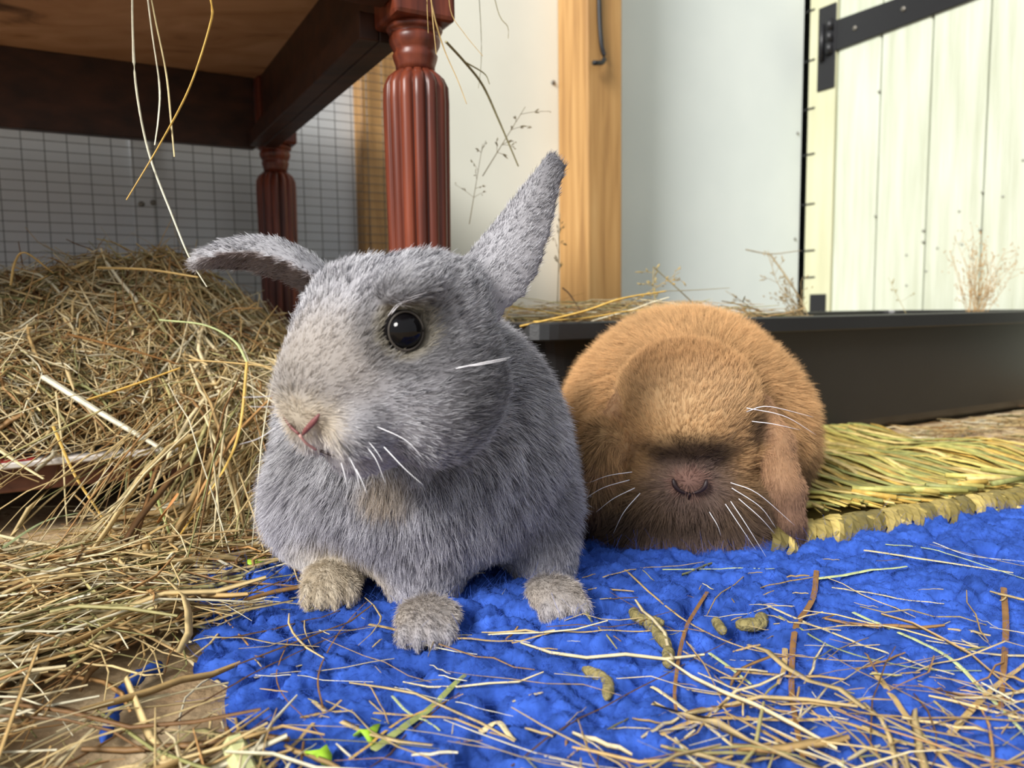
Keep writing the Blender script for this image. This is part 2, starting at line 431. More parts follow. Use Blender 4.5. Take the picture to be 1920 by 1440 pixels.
V, F = loft([tr(0.0135, 0.1395), tr(0.001, 0.1385), tr(0.0, 0.140), tr(0.001, 0.1545), tr(0.003, 0.156), tr(0.020, 0.156), tr(0.021, 0.152), tr(0.0145, 0.1515)])
mesh_obj('rim', V, F, M_tray, tray, smooth=False)

# ------------------------------------------------------------------ low board under the hay
board = empty('low_board', W(-0.1, 0.9, 0))
tag(board, 'low wooden board with white edge carrying the big hay heap', 'board')
mesh_obj('deck', *rbox(-0.5, 0.2, 0.682, 1.13, 0.036, 0.0555, 0.001), M_brownboard, board, smooth=False)
mesh_obj('white_top', *rbox(-0.5, 0.2, 0.672, 1.13, 0.0557, 0.0605, 0.001), M_white, board, smooth=False)
mesh_obj('red_stripe', *rbox(-0.5, -0.035, 0.674, 0.69, 0.0606, 0.0616), M_red, board, smooth=False)
for s in (-0.45, 0.15):
    for t in (0.74, 1.08):
        mesh_obj('foot', *rbox(s - 0.03, s + 0.03, t - 0.03, t + 0.03, 0, 0.0359, 0.002), M_brownboard, board, smooth=False)

# ------------------------------------------------------------------ hay
PAL = np.array([lin(214, 188, 134), lin(230, 212, 168), lin(198, 164, 108), lin(176, 134, 84), lin(184, 174, 118), lin(146, 144, 92), lin(124, 90, 54), lin(240, 230, 198)])
PW = np.array([0.26, 0.20, 0.2, 0.11, 0.08, 0.04, 0.05, 0.08])
def widths(n, m=0.00026, broad=0.06):
    w = rng.gamma(2, m, n) + 0.00028
    b = rng.random(n) < broad
    w[b] += rng.uniform(0.0006, 0.0016, b.sum())
    return w
def hay_cols(n, dark=0.0):
    c = PAL[rng.choice(len(PAL), n, p=PW / PW.sum())]
    c = c * rng.uniform(0.72, 1.12, (n, 1))
    return np.clip(c * (1 - dark), 0, 1)
def lay(n, s, t, hf, length, lift, k=6, ang=None, tilt=0.12, curl=0.8):
    """straws laid over a height field: centre s,t, random heading, following the surface"""
    a = rng.uniform(0, 2 * np.pi, n) if ang is None else ang
    L = length
    x = np.linspace(-0.5, 0.5, k)[None] * L[:, None]
    bend = rng.normal(0, curl, n)[:, None] * np.clip(L[:, None] / 0.06, 0.15, 1)
    aa = a[:, None] + bend * np.linspace(-0.5, 0.5, k)[None] ** 1 + rng.normal(0, 0.10, (n, k)) * np.clip(L[:, None] / 0.06, 0.1, 1)
    ds = np.gradient(x, axis=1)
    S = s[:, None] + np.cumsum(np.cos(aa) * ds, 1) - (np.cumsum(np.cos(aa) * ds, 1)[:, k // 2])[:, None]
    T = t[:, None] + np.cumsum(np.sin(aa) * ds, 1) - (np.cumsum(np.sin(aa) * ds, 1)[:, k // 2])[:, None]
    hh = hf(S, T)
    hmid = hf(s, t)[:, None]
    gx = (hh[:, -1] - hh[:, 0])[:, None] * (np.linspace(-0.5, 0.5, k)[None]) + hmid     # chord
    z = 0.55 * hh + 0.45 * np.maximum(gx, hh - 0.01) + lift[:, None] + rng.normal(0, tilt, n)[:, None] * x + np.abs(rng.normal(0, 0.0015, (n, k))) * np.clip(L[:, None] / 0.06, 0.05, 1)
    return W(S, T, z)

def H_pile(s, t):
    A = np.interp(s, [-0.5, -0.2, -0.07, 0.02, 0.09, 0.16, 0.22, 0.29], [0.11, 0.125, 0.136, 0.147, 0.142, 0.105, 0.055, 0.0])
    front = np.clip((t - 0.678) / 0.16, 0, 1) ** 0.6
    back = 1 - 0.6 * sstep(t, 0.95, 1.18)
    nz = noise(np.stack([s, t, 0 * s], -1), 45) * 0.010 + noise(np.stack([s, t, 0 * s], -1), 120, 1) * 0.006
    return 0.060 * sstep(s, 0.32, 0.22) + (A * front * back) + nz * front
def H_floor(s, t):
    nz = noise(np.stack([s, t, 0 * s], -1), 70) * 0.003
    heap = 0.075 * sstep(s, 0.05, 0.15) * sstep(t, 0.50, 0.68) * sstep(s, 0.33, 0.24)
    low = 0.014 * sstep(t, 0.28, 0.42) * sstep(s, 0.10, -0.02) * sstep(t, 0.62, 0.48)
    return 0.005 + heap + low + nz
def grid_mesh(s0, s1, t0, t1, ns, nt, hf, drop):
    S, T = np.meshgrid(np.linspace(s0, s1, ns), np.linspace(t0, t1, nt), indexing='ij')
    Z = hf(S, T) - drop
    V = W(S, T, Z).reshape(-1, 3)
    i = (np.arange(ns - 1)[:, None] * nt + np.arange(nt - 1)[None]).ravel()
    F = np.stack([i, i + nt, i + nt + 1, i + 1], -1)
    return V, F
def merge(parts):
    Vs, Fs, Cs, n = [], [], [], 0
    for V, F, c in parts:
        Vs.append(V); Fs.append(F + n); Cs.append(np.broadcast_to(c, V.shape)); n += len(V)
    return np.concatenate(Vs), np.concatenate(Fs), np.concatenate(Cs)

# the heap on the board
n = 15000
s = rng.uniform(-0.24, 0.30, n); t = 0.676 + 0.48 * rng.beta(1.0, 1.7, n)
L = rng.gamma(4, 0.016, n) + 0.015
dep = -rng.uniform(0, 0.016, n) + 0.003
Pt = lay(n, s, t, H_pile, L, dep, tilt=0.16)
def clear_edge(Pt, p=0.07):                             # few straws reach out over the front edge of the board
    S_, T_ = RS(Pt); out = (T_.min(1) < 0.674) & (S_.min(1) < 0.05)
    return Pt[~out | (rng.random(len(Pt)) < p)]
Pt = clear_edge(Pt); n = len(Pt)
w = widths(n)
parts = [strips(Pt, w, np.where(w > 0.0011, 0.13, rng.uniform(0.25, 0.8, n)), hay_cols(n))]
n = 1600                                                # loops and ends that stand off the surface
s = rng.uniform(-0.22, 0.28, n); t = rng.uniform(0.68, 0.95, n)
Pt = lay(n, s, t, H_pile, rng.uniform(0.03, 0.11, n), rng.uniform(0.0, 0.010, n), k=7, tilt=0.35, curl=2.2)
Pt = clear_edge(Pt, 0.12); n = len(Pt)
parts.append(strips(Pt, widths(n, 0.0002, 0.1), 0.3, hay_cols(n)))
V, F = grid_mesh(-0.45, 0.31, 0.685, 1.17, 60, 40, H_pile, 0.013)
parts.append((V, F, lin(92, 70, 40)))
V, F, c = merge(parts)
tag(mesh_obj('hay_heap', V, F, M_hay, col=c, smooth=False), 'big heap of dry hay piled on the low board', 'hay', kind='stuff')

# hay over the floor at the left of the rug
n = 13000
s = rng.uniform(-0.30, 0.30, n); t = rng.uniform(0.22, 0.70, n)
bare = (np.hypot((s - 0.012) / 0.058, (t - 0.342) / 0.062) < 1) & (rng.random(n) < 0.93)
onrug = (s > 0.045) & (t < 0.49) & (rng.random(n) < np.clip(0.94 + (s - 0.05) * 3 - (t - 0.38) * 4, 0.45, 1.0))
under = (t > 0.60) & (s < 0.04)
keep = ~(bare | onrug | under)
s, t = s[keep], t[keep]; n = len(s)
Pt = lay(n, s, t, H_floor, rng.gamma(4, 0.018, n) + 0.012, rng.uniform(-0.004, 0.010, n), tilt=0.10, ang=rng.normal(0.15, 0.9, n))
Pt[..., 2] = np.maximum(Pt[..., 2], 0.002)
w = widths(n, 0.00024)
parts = [strips(Pt, w, np.where(w > 0.0011, 0.13, rng.uniform(0.25, 0.8, n)), hay_cols(n))]
n = 420                                                  # hay draped from the heap to the floor
s = 0.03 + 0.22 * rng.random(n) ** 0.6; t = rng.uniform(0.56, 0.68, n)
a = W(s, t + 0.06, 0.06 + rng.uniform(0, 0.07, n)); b = W(s + rng.normal(0.0, 0.085, n), t - rng.uniform(0.0, 0.10, n), H_floor(s, t - 0.05) + 0.004)
x = np.linspace(0, 1, 6)[None, :, None]
Pt = a[:, None] * (1 - x) + b[:, None] * x; Pt[..., 2] += 0.02 * np.sin(np.pi * x[..., 0]) + rng.normal(0, 0.002, Pt.shape[:2])
Pt[..., 2] = np.maximum(Pt[..., 2], 0.003)
parts.append(strips(Pt, widths(n), 0.35, hay_cols(n)))
V, F = grid_mesh(-0.32, 0.30, 0.46, 0.70, 40, 30, lambda s, t: H_floor(s, t) * sstep(t, 0.46, 0.6), 0.010)
parts.append((V, F, lin(120, 92, 54)))
V, F, c = merge(parts)
tag(mesh_obj('floor_hay', V, F, M_hay, col=c, smooth=False), 'loose dry hay littered over the floor beside the blue rug', 'hay', kind='stuff')

# trodden bits on the floor before the tray
n = 1600
p = np.stack([rng.uniform(0.36, 0.90, n), rng.uniform(0.62, 1.15, n)], -1)
ss, tt = p[:, 0] * CT + p[:, 1] * ST, -p[:, 0] * ST + p[:, 1] * CT
k_ = (tt < 0.615) & (tt > 0.28) & (ss > 0.62); ss, tt = ss[k_], tt[k_]; n = len(ss)
flat0 = lambda s, t: 0.002 + 0 * s
Pt = lay(n, ss, tt, flat0, rng.gamma(3, 0.016, n) + 0.01, rng.uniform(0.0, 0.004, n), tilt=0.03, ang=rng.normal(-0.1, 0.7, n))
Pt[..., 2] = np.maximum(Pt[..., 2], 0.001)
V, F, c = strips(Pt, rng.uniform(0.0005, 0.0014, n), 0.4, hay_cols(n, 0.12))
tag(mesh_obj('trodden_hay', V, F, M_hay, col=c, smooth=False), 'flattened hay scraps on the bare floor before the black tray', 'hay', kind='stuff')

# hay inside the tray, showing over its rim
n = 420
ss = rng.uniform(0.42, 0.80, n); tt = rng.uniform(0.64, 0.90, n)
Pt = lay(n, ss, tt, lambda s, t: 0.142 + 0.012 * sstep(s, 0.82, 0.6), rng.uniform(0.05, 0.13, n), rng.uniform(-0.01, 0.02, n), tilt=0.12)
parts = [strips(Pt, rng.uniform(0.0004, 0.001, n), 0.5, hay_cols(n))]
n = 500
ss = rng.uniform(0.42, 1.34, n); tt = rng.uniform(0.66, 0.92, n)
Pt = lay(n, ss, tt, lambda s, t: 0.125 + 0 * s, rng.uniform(0.05, 0.13, n), rng.uniform(-0.01, 0.012, n), tilt=0.08)
parts.append(strips(Pt, rng.uniform(0.0004, 0.001, n), 0.5, hay_cols(n)))
V, F = grid_mesh(0.40, 1.36, 0.645, 0.94, 20, 8, lambda s, t: 0.118 + 0 * s, 0)
parts.append((V, F, lin(150, 118, 70)))
V, F, c = merge(parts)
tag(mesh_obj('tray_hay', V, F, M_hay, col=c, smooth=False), 'hay bedding inside the long black tray', 'hay', kind='stuff')

# ------------------------------------------------------------------ blue rug
RS0, RS1, RT0, RT1 = 0.042, 0.86, 0.07, 0.50
rug = empty('rug', W(0.45, 0.3, 0))
tag(rug, 'shaggy bright blue felted wool rug under both rabbits', 'rug')
gs = 0.00155
ns_, nt_ = int((RS1 - RS0) / gs), int((RT1 - RT0) / gs)
gS, gT = np.linspace(RS0, RS1, ns_), np.linspace(RT0, RT1, nt_)
Z = np.full((ns_, nt_), 0.0022)
shade = np.zeros((ns_, nt_))
cell = 0.0125
lumps = [(a + rng.uniform(-0.6, 0.6) * cell, b + rng.uniform(-0.6, 0.6) * cell) for a in np.arange(RS0, RS1, cell) for b in np.arange(RT0, RT1, cell)]
for cs, ct in lumps:
    a = rng.normal(-0.6, 0.8); ll = rng.uniform(0.010, 0.021); ww = rng.uniform(0.0056, 0.0086); hh = rng.uniform(0.0095, 0.0155)
    r = ll + 0.003
    i0, i1 = np.searchsorted(gS, cs - r), np.searchsorted(gS, cs + r); j0, j1 = np.searchsorted(gT, ct - r), np.searchsorted(gT, ct + r)
    if i1 <= i0 or j1 <= j0: continue
    u = gS[i0:i1, None] - cs; v = gT[None, j0:j1] - ct
    x = u * math.cos(a) + v * math.sin(a); y = -u * math.sin(a) + v * math.cos(a)
    y = y - rng.normal(0, 14) * x * x
    q = 1 - np.abs(x / ll) ** 2.6 - (y / ww) ** 2
    z = 0.001 + hh * np.sqrt(np.clip(q, 0, 1))
    blk = Z[i0:i1, j0:j1]; up = (q > 0) & (z > blk)
    blk[up] = z[up]; shade[i0:i1, j0:j1][up] = rng.uniform(-1, 1)
for _ in range(0):
    Z[1:-1, 1:-1] = 0.5 * Z[1:-1, 1:-1] + 0.125 * (Z[2:, 1:-1] + Z[:-2, 1:-1] + Z[1:-1, 2:] + Z[1:-1, :-2])
SSg, TTg = np.meshgrid(gS, gT, indexing='ij')
_w = W(SSg, TTg, 0)[..., :2]
_b0, _b1 = np.array([0.135, 0.487]), np.array([0.545, 0.662]); _bd = (_b1 - _b0) / np.linalg.norm(_b1 - _b0)
_u = (_w - _b0) @ _bd; _v = (_w - _b0) @ np.array([-_bd[1], _bd[0]])
press = (_u > 0.034) & (_u < 0.46) & (_v > -0.011) & (_v < 0.37)   # the wool lies flat under the straw mat
Z[press] = np.minimum(Z[press], 0.004)
# a wandering outline at the edges
eS = 0.006 * noise(np.stack([0 * SSg, TTg, 0 * SSg], -1), 130, 1) * sstep(SSg, RS0 + 0.05, RS0)
eT = 0.005 * noise(np.stack([SSg, 0 * SSg, 0 * SSg], -1), 130, 2) * sstep(TTg, RT1 - 0.05, RT1)
Z += 0.0006 * noise(np.stack([SSg, TTg, Z * 3], -1), 1500) + 0.0004 * noise(np.stack([SSg, TTg, Z * 3], -1), 3200, 1)
Vr = W(SSg + eS, TTg + eT, Z).reshape(-1, 3)
i = (np.arange(ns_ - 1)[:, None] * nt_ + np.arange(nt_ - 1)[None]).ravel()
Fr = np.stack([i, i + nt_, i + nt_ + 1, i + 1], -1)
BLUE = lin(68, 108, 210) * 0.62
rc = BLUE * (1 + 0.16 * shade.reshape(-1, 1)) * (1 + 0.1 * noise(Vr, 60)[:, None])
rugpile = tag(mesh_obj('pile', Vr, Fr, M_rug, rug, col=np.clip(rc, 0, 1)), kind='stuff')
mesh_obj('backing', *rbox(RS0 + 0.01, RS1 - 0.01, RT0 + 0.01, RT1 - 0.01, 0.0002, 0.0016), M_rug, rug, col=BLUE * 0.6, smooth=False)
tail = [G(300, 1250, 0.005), G(268, 1262, 0.006), G(238, 1290, 0.006), G(215, 1330, 0.006), G(203, 1365, 0.006), G(192, 1395, 0.005)]
tp = catmull(tail, 22); trad = 0.0028 + 0.0007 * np.sin(np.arange(22) * 1.7); trad[-3:] *= np.array([0.8, 0.55, 0.2])
V, F = tube(tp, trad, 10)
mesh_obj('loose_yarn', V, F, M_rug, rug, col=BLUE)
def rug_z(p):
    s, t = RS(p)
    i = np.clip(((np.asarray(s) - RS0) / gs).astype(int), 0, ns_ - 1); j = np.clip(((np.asarray(t) - RT0) / gs).astype(int), 0, nt_ - 1)
    inside = (s > RS0) & (s < RS1) & (t > RT0) & (t < RT1)
    return np.where(inside, Z[i, j], 0.0)

def curves_obj(name, Pts, rad, col, mat, parent):
    """Pts (n,k,3) in world coordinates -> a hair curves object"""
    n, k, _ = Pts.shape
    hc = bpy.data.hair_curves.new(name)
    hc.add_curves([k] * n)
    org = origin_of(parent)
    hc.attributes['position'].data.foreach_set('vector', (Pts - org).astype(np.float32).ravel())
    ra = hc.attributes.get('radius') or hc.attributes.new('radius', 'FLOAT', 'POINT')
    ra.data.foreach_set('value', np.broadcast_to(rad, (n, k)).astype(np.float32).ravel())
    ca = hc.attributes.new('Col', 'FLOAT_COLOR', 'CURVE')
    c4 = np.ones((n, 4), np.float32); c4[:, :3] = np.clip(col, 0, 1)
    ca.data.foreach_set('color', c4.ravel())
    hc.materials.append(mat)
    o = bpy.data.objects.new(name, hc); C.objects.link(o); o.parent = parent
    o['kind'] = 'stuff'
    return o
n = 90000                                                # fine fuzz on the wool
ix = rng.integers(0, len(Vr), n)
ix = ix[~press.ravel()[ix]]; n = len(ix)
root = Vr[ix] + rng.normal(0, 0.0006, (n, 3))
d0 = rng.normal(0, 1, (n, 3)); d0[:, 2] = np.abs(d0[:, 2]) * 0.7; d0 /= np.linalg.norm(d0, axis=1, keepdims=True)
d1 = rng.normal(0, 0.8, (n, 3))
Lh = rng.gamma(3, 0.0013, n)[:, None, None]
x = np.linspace(0, 1, 5)[None, :, None]
Pt = root[:, None] + Lh * (x * d0[:, None] + x * x * d1[:, None] * 0.6)
Pt[..., 2] = np.maximum(Pt[..., 2], 0.001)
curves_obj('fuzz', Pt, 0.00007 * (1 - 0.5 * x[..., 0]), BLUE * rng.uniform(0.9, 1.7, (n, 1)), M_fuzz, rug)

# ------------------------------------------------------------------ straw mat
mat_o = empty('straw_mat', G(1560, 1000, 0))
tag(mat_o, 'woven golden straw mat with a plaited edge beside the fawn rabbit', 'mat')
B0 = np.array([0.135, 0.487]); B1 = np.array([0.545, 0.662])
BD = (B1 - B0) / np.linalg.norm(B1 - B0); BL = np.linalg.norm(B1 - B0); BN = np.array([-BD[1], BD[0]])
def MT(u, v, z):                                         # u along the plait, v away from it
    u, v, z = np.broadcast_arrays(np.asarray(u, float), np.asarray(v, float), np.asarray(z, float))
    q = B0 + u[..., None] * BD + v[..., None] * BN
    return np.concatenate([q, z[..., None]], -1)
SP = np.array([lin(214, 190, 104), lin(198, 184, 100), lin(176, 172, 96), lin(150, 152, 90), lin(222, 196, 126), lin(206, 170, 84), lin(188, 160, 88)])
mat_h = lambda u, v: 0.0185 + 0.006 * np.sin(v * 34 + u * 9) + 0.004 * noise(np.stack([u, v, 0 * u], -1), 16)
_pal = lambda k: SP[rng.integers(0, len(SP), k)] * rng.uniform(0.75, 1.1, (k, 1))
vmax = lambda u: 0.268 + 0.109 * u                       # the tray stops the strands
under_fawn = lambda q: ((q[..., 0] - 0.140) / 0.078) ** 2 + ((q[..., 1] - 0.625) / 0.115) ** 2 < 1
for i in range(300):
    v0 = rng.choice([0.0, 0.04, 0.08, 0.12, 0.16, 0.19]) + rng.uniform(-0.02, 0.02)
    v0 = max(v0, 0.012)
    u0 = rng.uniform(0.03, BL); L = rng.uniform(0.09, 0.17); v1 = min(v0 + L, vmax(u0) + rng.uniform(-0.03, 0.004)); u1 = u0 + rng.normal(-0.004, 0.014)
    layer = rng.uniform(-0.004, 0.005)
    x = np.linspace(0, 1, 6)
    vv = v0 + (v1 - v0) * x; uu = u0 + (u1 - u0) * x + 0.002 * np.sin(x * 6 + rng.uniform(0, 6))
    zz = mat_h(uu, vv) + layer - 0.005 * (2 * x - 1) ** 2 + rng.normal(0, 0.0006, 6)
    if under_fawn(MT((u0 + u1) / 2, (v0 + v1) / 2, 0.0)): continue
    end = sstep(vv, vmax(u0) - 0.04, vmax(u0)); zz += 0.007 * end * rng.uniform(0, 1)
    V, F = tube(MT(uu, vv, np.maximum(zz, 0.004)), rng.uniform(0.0020, 0.0042) * (1 - 0.45 * np.abs(2 * x - 1) ** 3), 6, rng.uniform(0.18, 0.4))
    mesh_obj('strand', V, F, M_straw, mat_o, col=_pal(1)[0])
n = 1700                                                 # the layer beneath
v0 = rng.uniform(0.0, 0.30, n); L = rng.uniform(0.05, 0.12, n); u0 = rng.uniform(0.02, BL, n)
x = np.linspace(0, 1, 5)[None]
v0 = v0 * 0.8; vv = np.minimum(v0[:, None] + L[:, None] * x, vmax(u0)[:, None]); uu = u0[:, None] + rng.normal(-0.003, 0.012, n)[:, None] * x
zz = np.maximum(mat_h(uu, vv) - rng.uniform(0.001, 0.006, n)[:, None], 0.0135)
Pt = MT(uu, vv, zz); Pt = Pt[~under_fawn(Pt[:, 2])]; n = len(Pt)
V, F, c = strips(Pt, rng.uniform(0.001, 0.0026, n), 0.4, _pal(n) * 0.9)
q_ = [MT(0.03, 0.0, 0.002), MT(BL, 0.0, 0.002), MT(BL, 0.30, 0.002), MT(0.03, 0.26, 0.002), MT(0.03, 0.0, 0.0125), MT(BL, 0.0, 0.0125), MT(BL, 0.30, 0.0125), MT(0.03, 0.26, 0.0125)]
mesh_obj('core_sheet', q_, [(3, 2, 1, 0), (4, 5, 6, 7), (0, 1, 5, 4), (1, 2, 6, 5), (2, 3, 7, 6), (3, 0, 4, 7)], M_straw, mat_o, col=lin(120, 104, 54), smooth=False)
tag(mesh_obj('under_strands', V, F, M_straw, mat_o, col=c, smooth=False), kind='stuff')
pitch = 0.0128
for i in range(3, int(BL / pitch) + 1):                  # plaited edge: flat bands that cross over each other
    u = i * pitch
    for side in (0, 1):
        x = np.linspace(0, 1, 9)
        lean = (0.030 if side == 0 else -0.026) * rng.uniform(0.75, 1.2)
        ph = np.pi + 0.45 - (np.pi + 0.9) * x
        rr = 1.0 if side == 0 else 0.90
        vv = -0.003 + 0.0130 * rr * np.cos(ph); zz = 0.0100 + 0.0120 * rr * np.sin(ph)
        uu = u + side * pitch / 2 + lean * (x - 0.35)
        pts = MT(uu, vv, np.maximum(zz, 0.0045)) + rng.normal(0, 0.0004, (9, 3))
        ax_ = np.array([BD[0], BD[1], 0.0]); cen = MT(uu, -0.003 + 0 * x, 0.010 + 0 * x)
        out = pts - cen; T_ = frames(pts); S_ = np.cross(T_, out); S_ /= np.linalg.norm(S_, axis=1, keepdims=True); U_ = np.cross(S_, T_)
        hw = (0.0066 if side == 0 else 0.0058) * (0.35 + 0.65 * np.sin(np.pi * np.clip(x * 0.96 + 0.02, 0, 1)) ** 0.7) * rng.uniform(0.8, 1.1)
        V = np.concatenate([pts + S_ * hw[:, None], pts + U_ * 0.0011, pts - S_ * hw[:, None], pts - U_ * 0.0008]); m_ = 9
        V[:, 2] = np.maximum(V[:, 2], 0.004)
        F = [(a * m_ + k, b * m_ + k, b * m_ + k + 1, a * m_ + k + 1) for k in range(m_ - 1) for a, b in ((0, 1), (1, 2), (2, 3), (3, 0))]
        F += [(0, m_, 2 * m_, 3 * m_), (4 * m_ - 1, 3 * m_ - 1, 2 * m_ - 1, m_ - 1)]
        mesh_obj('plait_band', V, F, M_straw, mat_o, col=np.array([lin(186, 164, 92), lin(154, 136, 74), lin(206, 182, 106), lin(132, 118, 66)])[rng.integers(4)] * rng.uniform(0.5, 0.95), smooth=False)
for i in range(34):                                      # cut stalk ends beside the plait
    u = rng.uniform(0.08, BL); v = rng.uniform(0.004, 0.024) if i % 2 else rng.uniform(-0.020, -0.014); a = rng.normal(-0.3, 0.3)
    L = rng.uniform(0.02, 0.05) if i % 2 else rng.uniform(0.008, 0.016)
    z = 0.024 if i % 2 else 0.010
    if i % 2: a = a - 0.2; q0 = (u, v); q1 = (u - L * math.cos(a), v - L * math.sin(a))
    else: q0 = (u, v); q1 = (u + 0.4 * L, v + L)
    V, F = tube([MT(*q0, z + rng.uniform(-0.002, 0.002)), MT(*q1, z + 0.001)], 0.0022, 7)
    mesh_obj('cut_end', V, F, M_straw, mat_o, col=_pal(1)[0])

# ------------------------------------------------------------------ rabbits: signed distance bodies
def smin(a, b, k):
    h = np.clip(0.5 + 0.5 * (b - a) / k, 0, 1)
    return b * (1 - h) + a * h - k * h * (1 - h)
def ell(c, r, R=None):
    c = np.asarray(c, np.float32); r = np.asarray(r, np.float32)
    def f(p):
        q = p - c
        if R is not None: q = q @ np.asarray(R, np.float32).T
        k0 = np.sqrt(((q / r) ** 2).sum(-1)); k1 = np.sqrt(((q / (r * r)) ** 2).sum(-1)) + 1e-9
        return k0 * (k0 - 1) / k1
    return f
def cap(a, b, ra, rb):
    a = np.asarray(a, np.float32); b = np.asarray(b, np.float32); ab = b - a; l2 = float(ab @ ab)
    def f(p):
        t = np.clip(((p - a) @ ab) / l2, 0, 1)
        return np.sqrt(((p - a - t[..., None] * ab) ** 2).sum(-1)) - (ra + (rb - ra) * t)
    return f
def ear(base, tip, normal, wid, th, cup, bend=0.0):
    base = np.asarray(base, float); a = np.asarray(tip, float) - base; Ln = np.linalg.norm(a); a /= Ln
    nn = np.asarray(normal, float); nn = nn - a * (a @ nn); nn /= np.linalg.norm(nn); b = np.cross(a, nn)
    xs, ws = zip(*wid)
    def f(p):
        q = p - base.astype(np.float32)
        x = (q @ a.astype(np.float32)) / Ln; qb = q @ b.astype(np.float32); qn = q @ nn.astype(np.float32)
        w_ = np.interp(x, xs, ws).astype(np.float32)
        off = cup * qb * qb / np.maximum(w_, 0.004) - bend * x * (1 - x)
        k = np.sqrt((qb / np.maximum(w_, 0.001)) ** 2 + ((qn - off) / th) ** 2)
        d = (k - 1) * th * 0.8
        return np.maximum(d, np.maximum(-x, x - 1) * Ln)
    f.frame = (base, a, b, nn, Ln)
    return f
def field(items):
    def f(p):
        d = None
        for g, k in items:
            di = g(p)
            if d is None: d = di
            elif k > 0: d = smin(d, di, k)
            else: d = -smin(-d, di, -k)          # carve
        return d
    return f
def surface_nets(f, lo, hi, h):
    lo = np.array(lo, float); n = np.ceil((np.array(hi) - lo) / h).astype(int) + 1
    ax = [lo[i] + h * np.arange(n[i]) for i in range(3)]
    D = np.empty(n, np.float32)
    for i in range(n[0]):
        y, z = np.meshgrid(ax[1], ax[2], indexing='ij')
        D[i] = f(np.stack([np.full_like(y, ax[0][i]), y, z], -1).astype(np.float32))
    sg = D < 0
    m = n - 1
    cs = np.zeros(m, np.int8)
    for dx in (0, 1):
        for dy in (0, 1):
            for dz in (0, 1): cs += sg[dx:m[0] + dx, dy:m[1] + dy, dz:m[2] + dz]
    act = (cs > 0) & (cs < 8)
    idx = np.full(m, -1, np.int64); cells = np.argwhere(act); idx[act] = np.arange(len(cells))
    acc = np.zeros((len(cells), 3)); cnt = np.zeros(len(cells))
    cor = np.array([(a, b, c) for a in (0, 1) for b in (0, 1) for c in (0, 1)])
    for i in range(8):
        for j in range(i + 1, 8):
            if np.abs(cor[i] - cor[j]).sum() != 1: continue
            A = cells + cor[i]; B = cells + cor[j]
            da = D[A[:, 0], A[:, 1], A[:, 2]]; db = D[B[:, 0], B[:, 1], B[:, 2]]
            x = (da < 0) != (db < 0)
            t = np.where(x, da / np.where(x, da - db, 1), 0)
            acc[x] += (A + (B - A) * t[:, None])[x]; cnt[x] += 1
    V = lo + h * acc / cnt[:, None]
    Fs = []
    for axis in range(3):
        u, v = (axis + 1) % 3, (axis + 2) % 3
        sl = [slice(None)] * 3; sl2 = [slice(None)] * 3
        sl[axis] = slice(0, -1); sl2[axis] = slice(1, None)
        ch = sg[tuple(sl)] != sg[tuple(sl2)]
        e = np.argwhere(ch)
        ok = (e[:, u] > 0) & (e[:, v] > 0) & (e[:, u] < m[u]) & (e[:, v] < m[v]); e = e[ok]
        inside = sg[e[:, 0], e[:, 1], e[:, 2]]
        def ce(du, dv):
            q = e.copy(); q[:, u] -= du; q[:, v] -= dv; return idx[q[:, 0], q[:, 1], q[:, 2]]
        quad = np.stack([ce(1, 1), ce(0, 1), ce(0, 0), ce(1, 0)], -1)
        quad[~inside] = quad[~inside][:, ::-1]
        Fs.append(quad)
    return V, np.concatenate(Fs)
def vnormals(V, F):
    nn = np.cross(V[F[:, 2]] - V[F[:, 0]], V[F[:, 3]] - V[F[:, 1]])
    N = np.zeros_like(V)
    for k in range(4): np.add.at(N, F[:, k], nn)
    return N / (np.linalg.norm(N, axis=1, keepdims=True) + 1e-12), np.linalg.norm(nn, axis=1) / 2
def scatter(V, F, N, area, n, weight=None):
    w = area.copy()
    if weight is not None: w = w * weight(V[F].mean(1), N[F].mean(1))
    fi = rng.choice(len(F), n, p=w / w.sum())
    u, v = rng.random((2, n)); q = F[fi]
    bl = np.stack([(1 - u) * (1 - v), u * (1 - v), u * v, (1 - u) * v], -1)
    return np.einsum('nk,nkd->nd', bl, V[q]), (lambda z: z / np.linalg.norm(z, axis=1, keepdims=True))(np.einsum('nk,nkd->nd', bl, N[q]))
def blob(p, c, r, soft=1.0):                             # soft patch 1..0
    d = np.linalg.norm((p - np.asarray(c)) / np.asarray(r, float), axis=-1)
    return sstep(d, 1.0 + 0.5 * soft, max(1.0 - 0.5 * soft, 0.0))
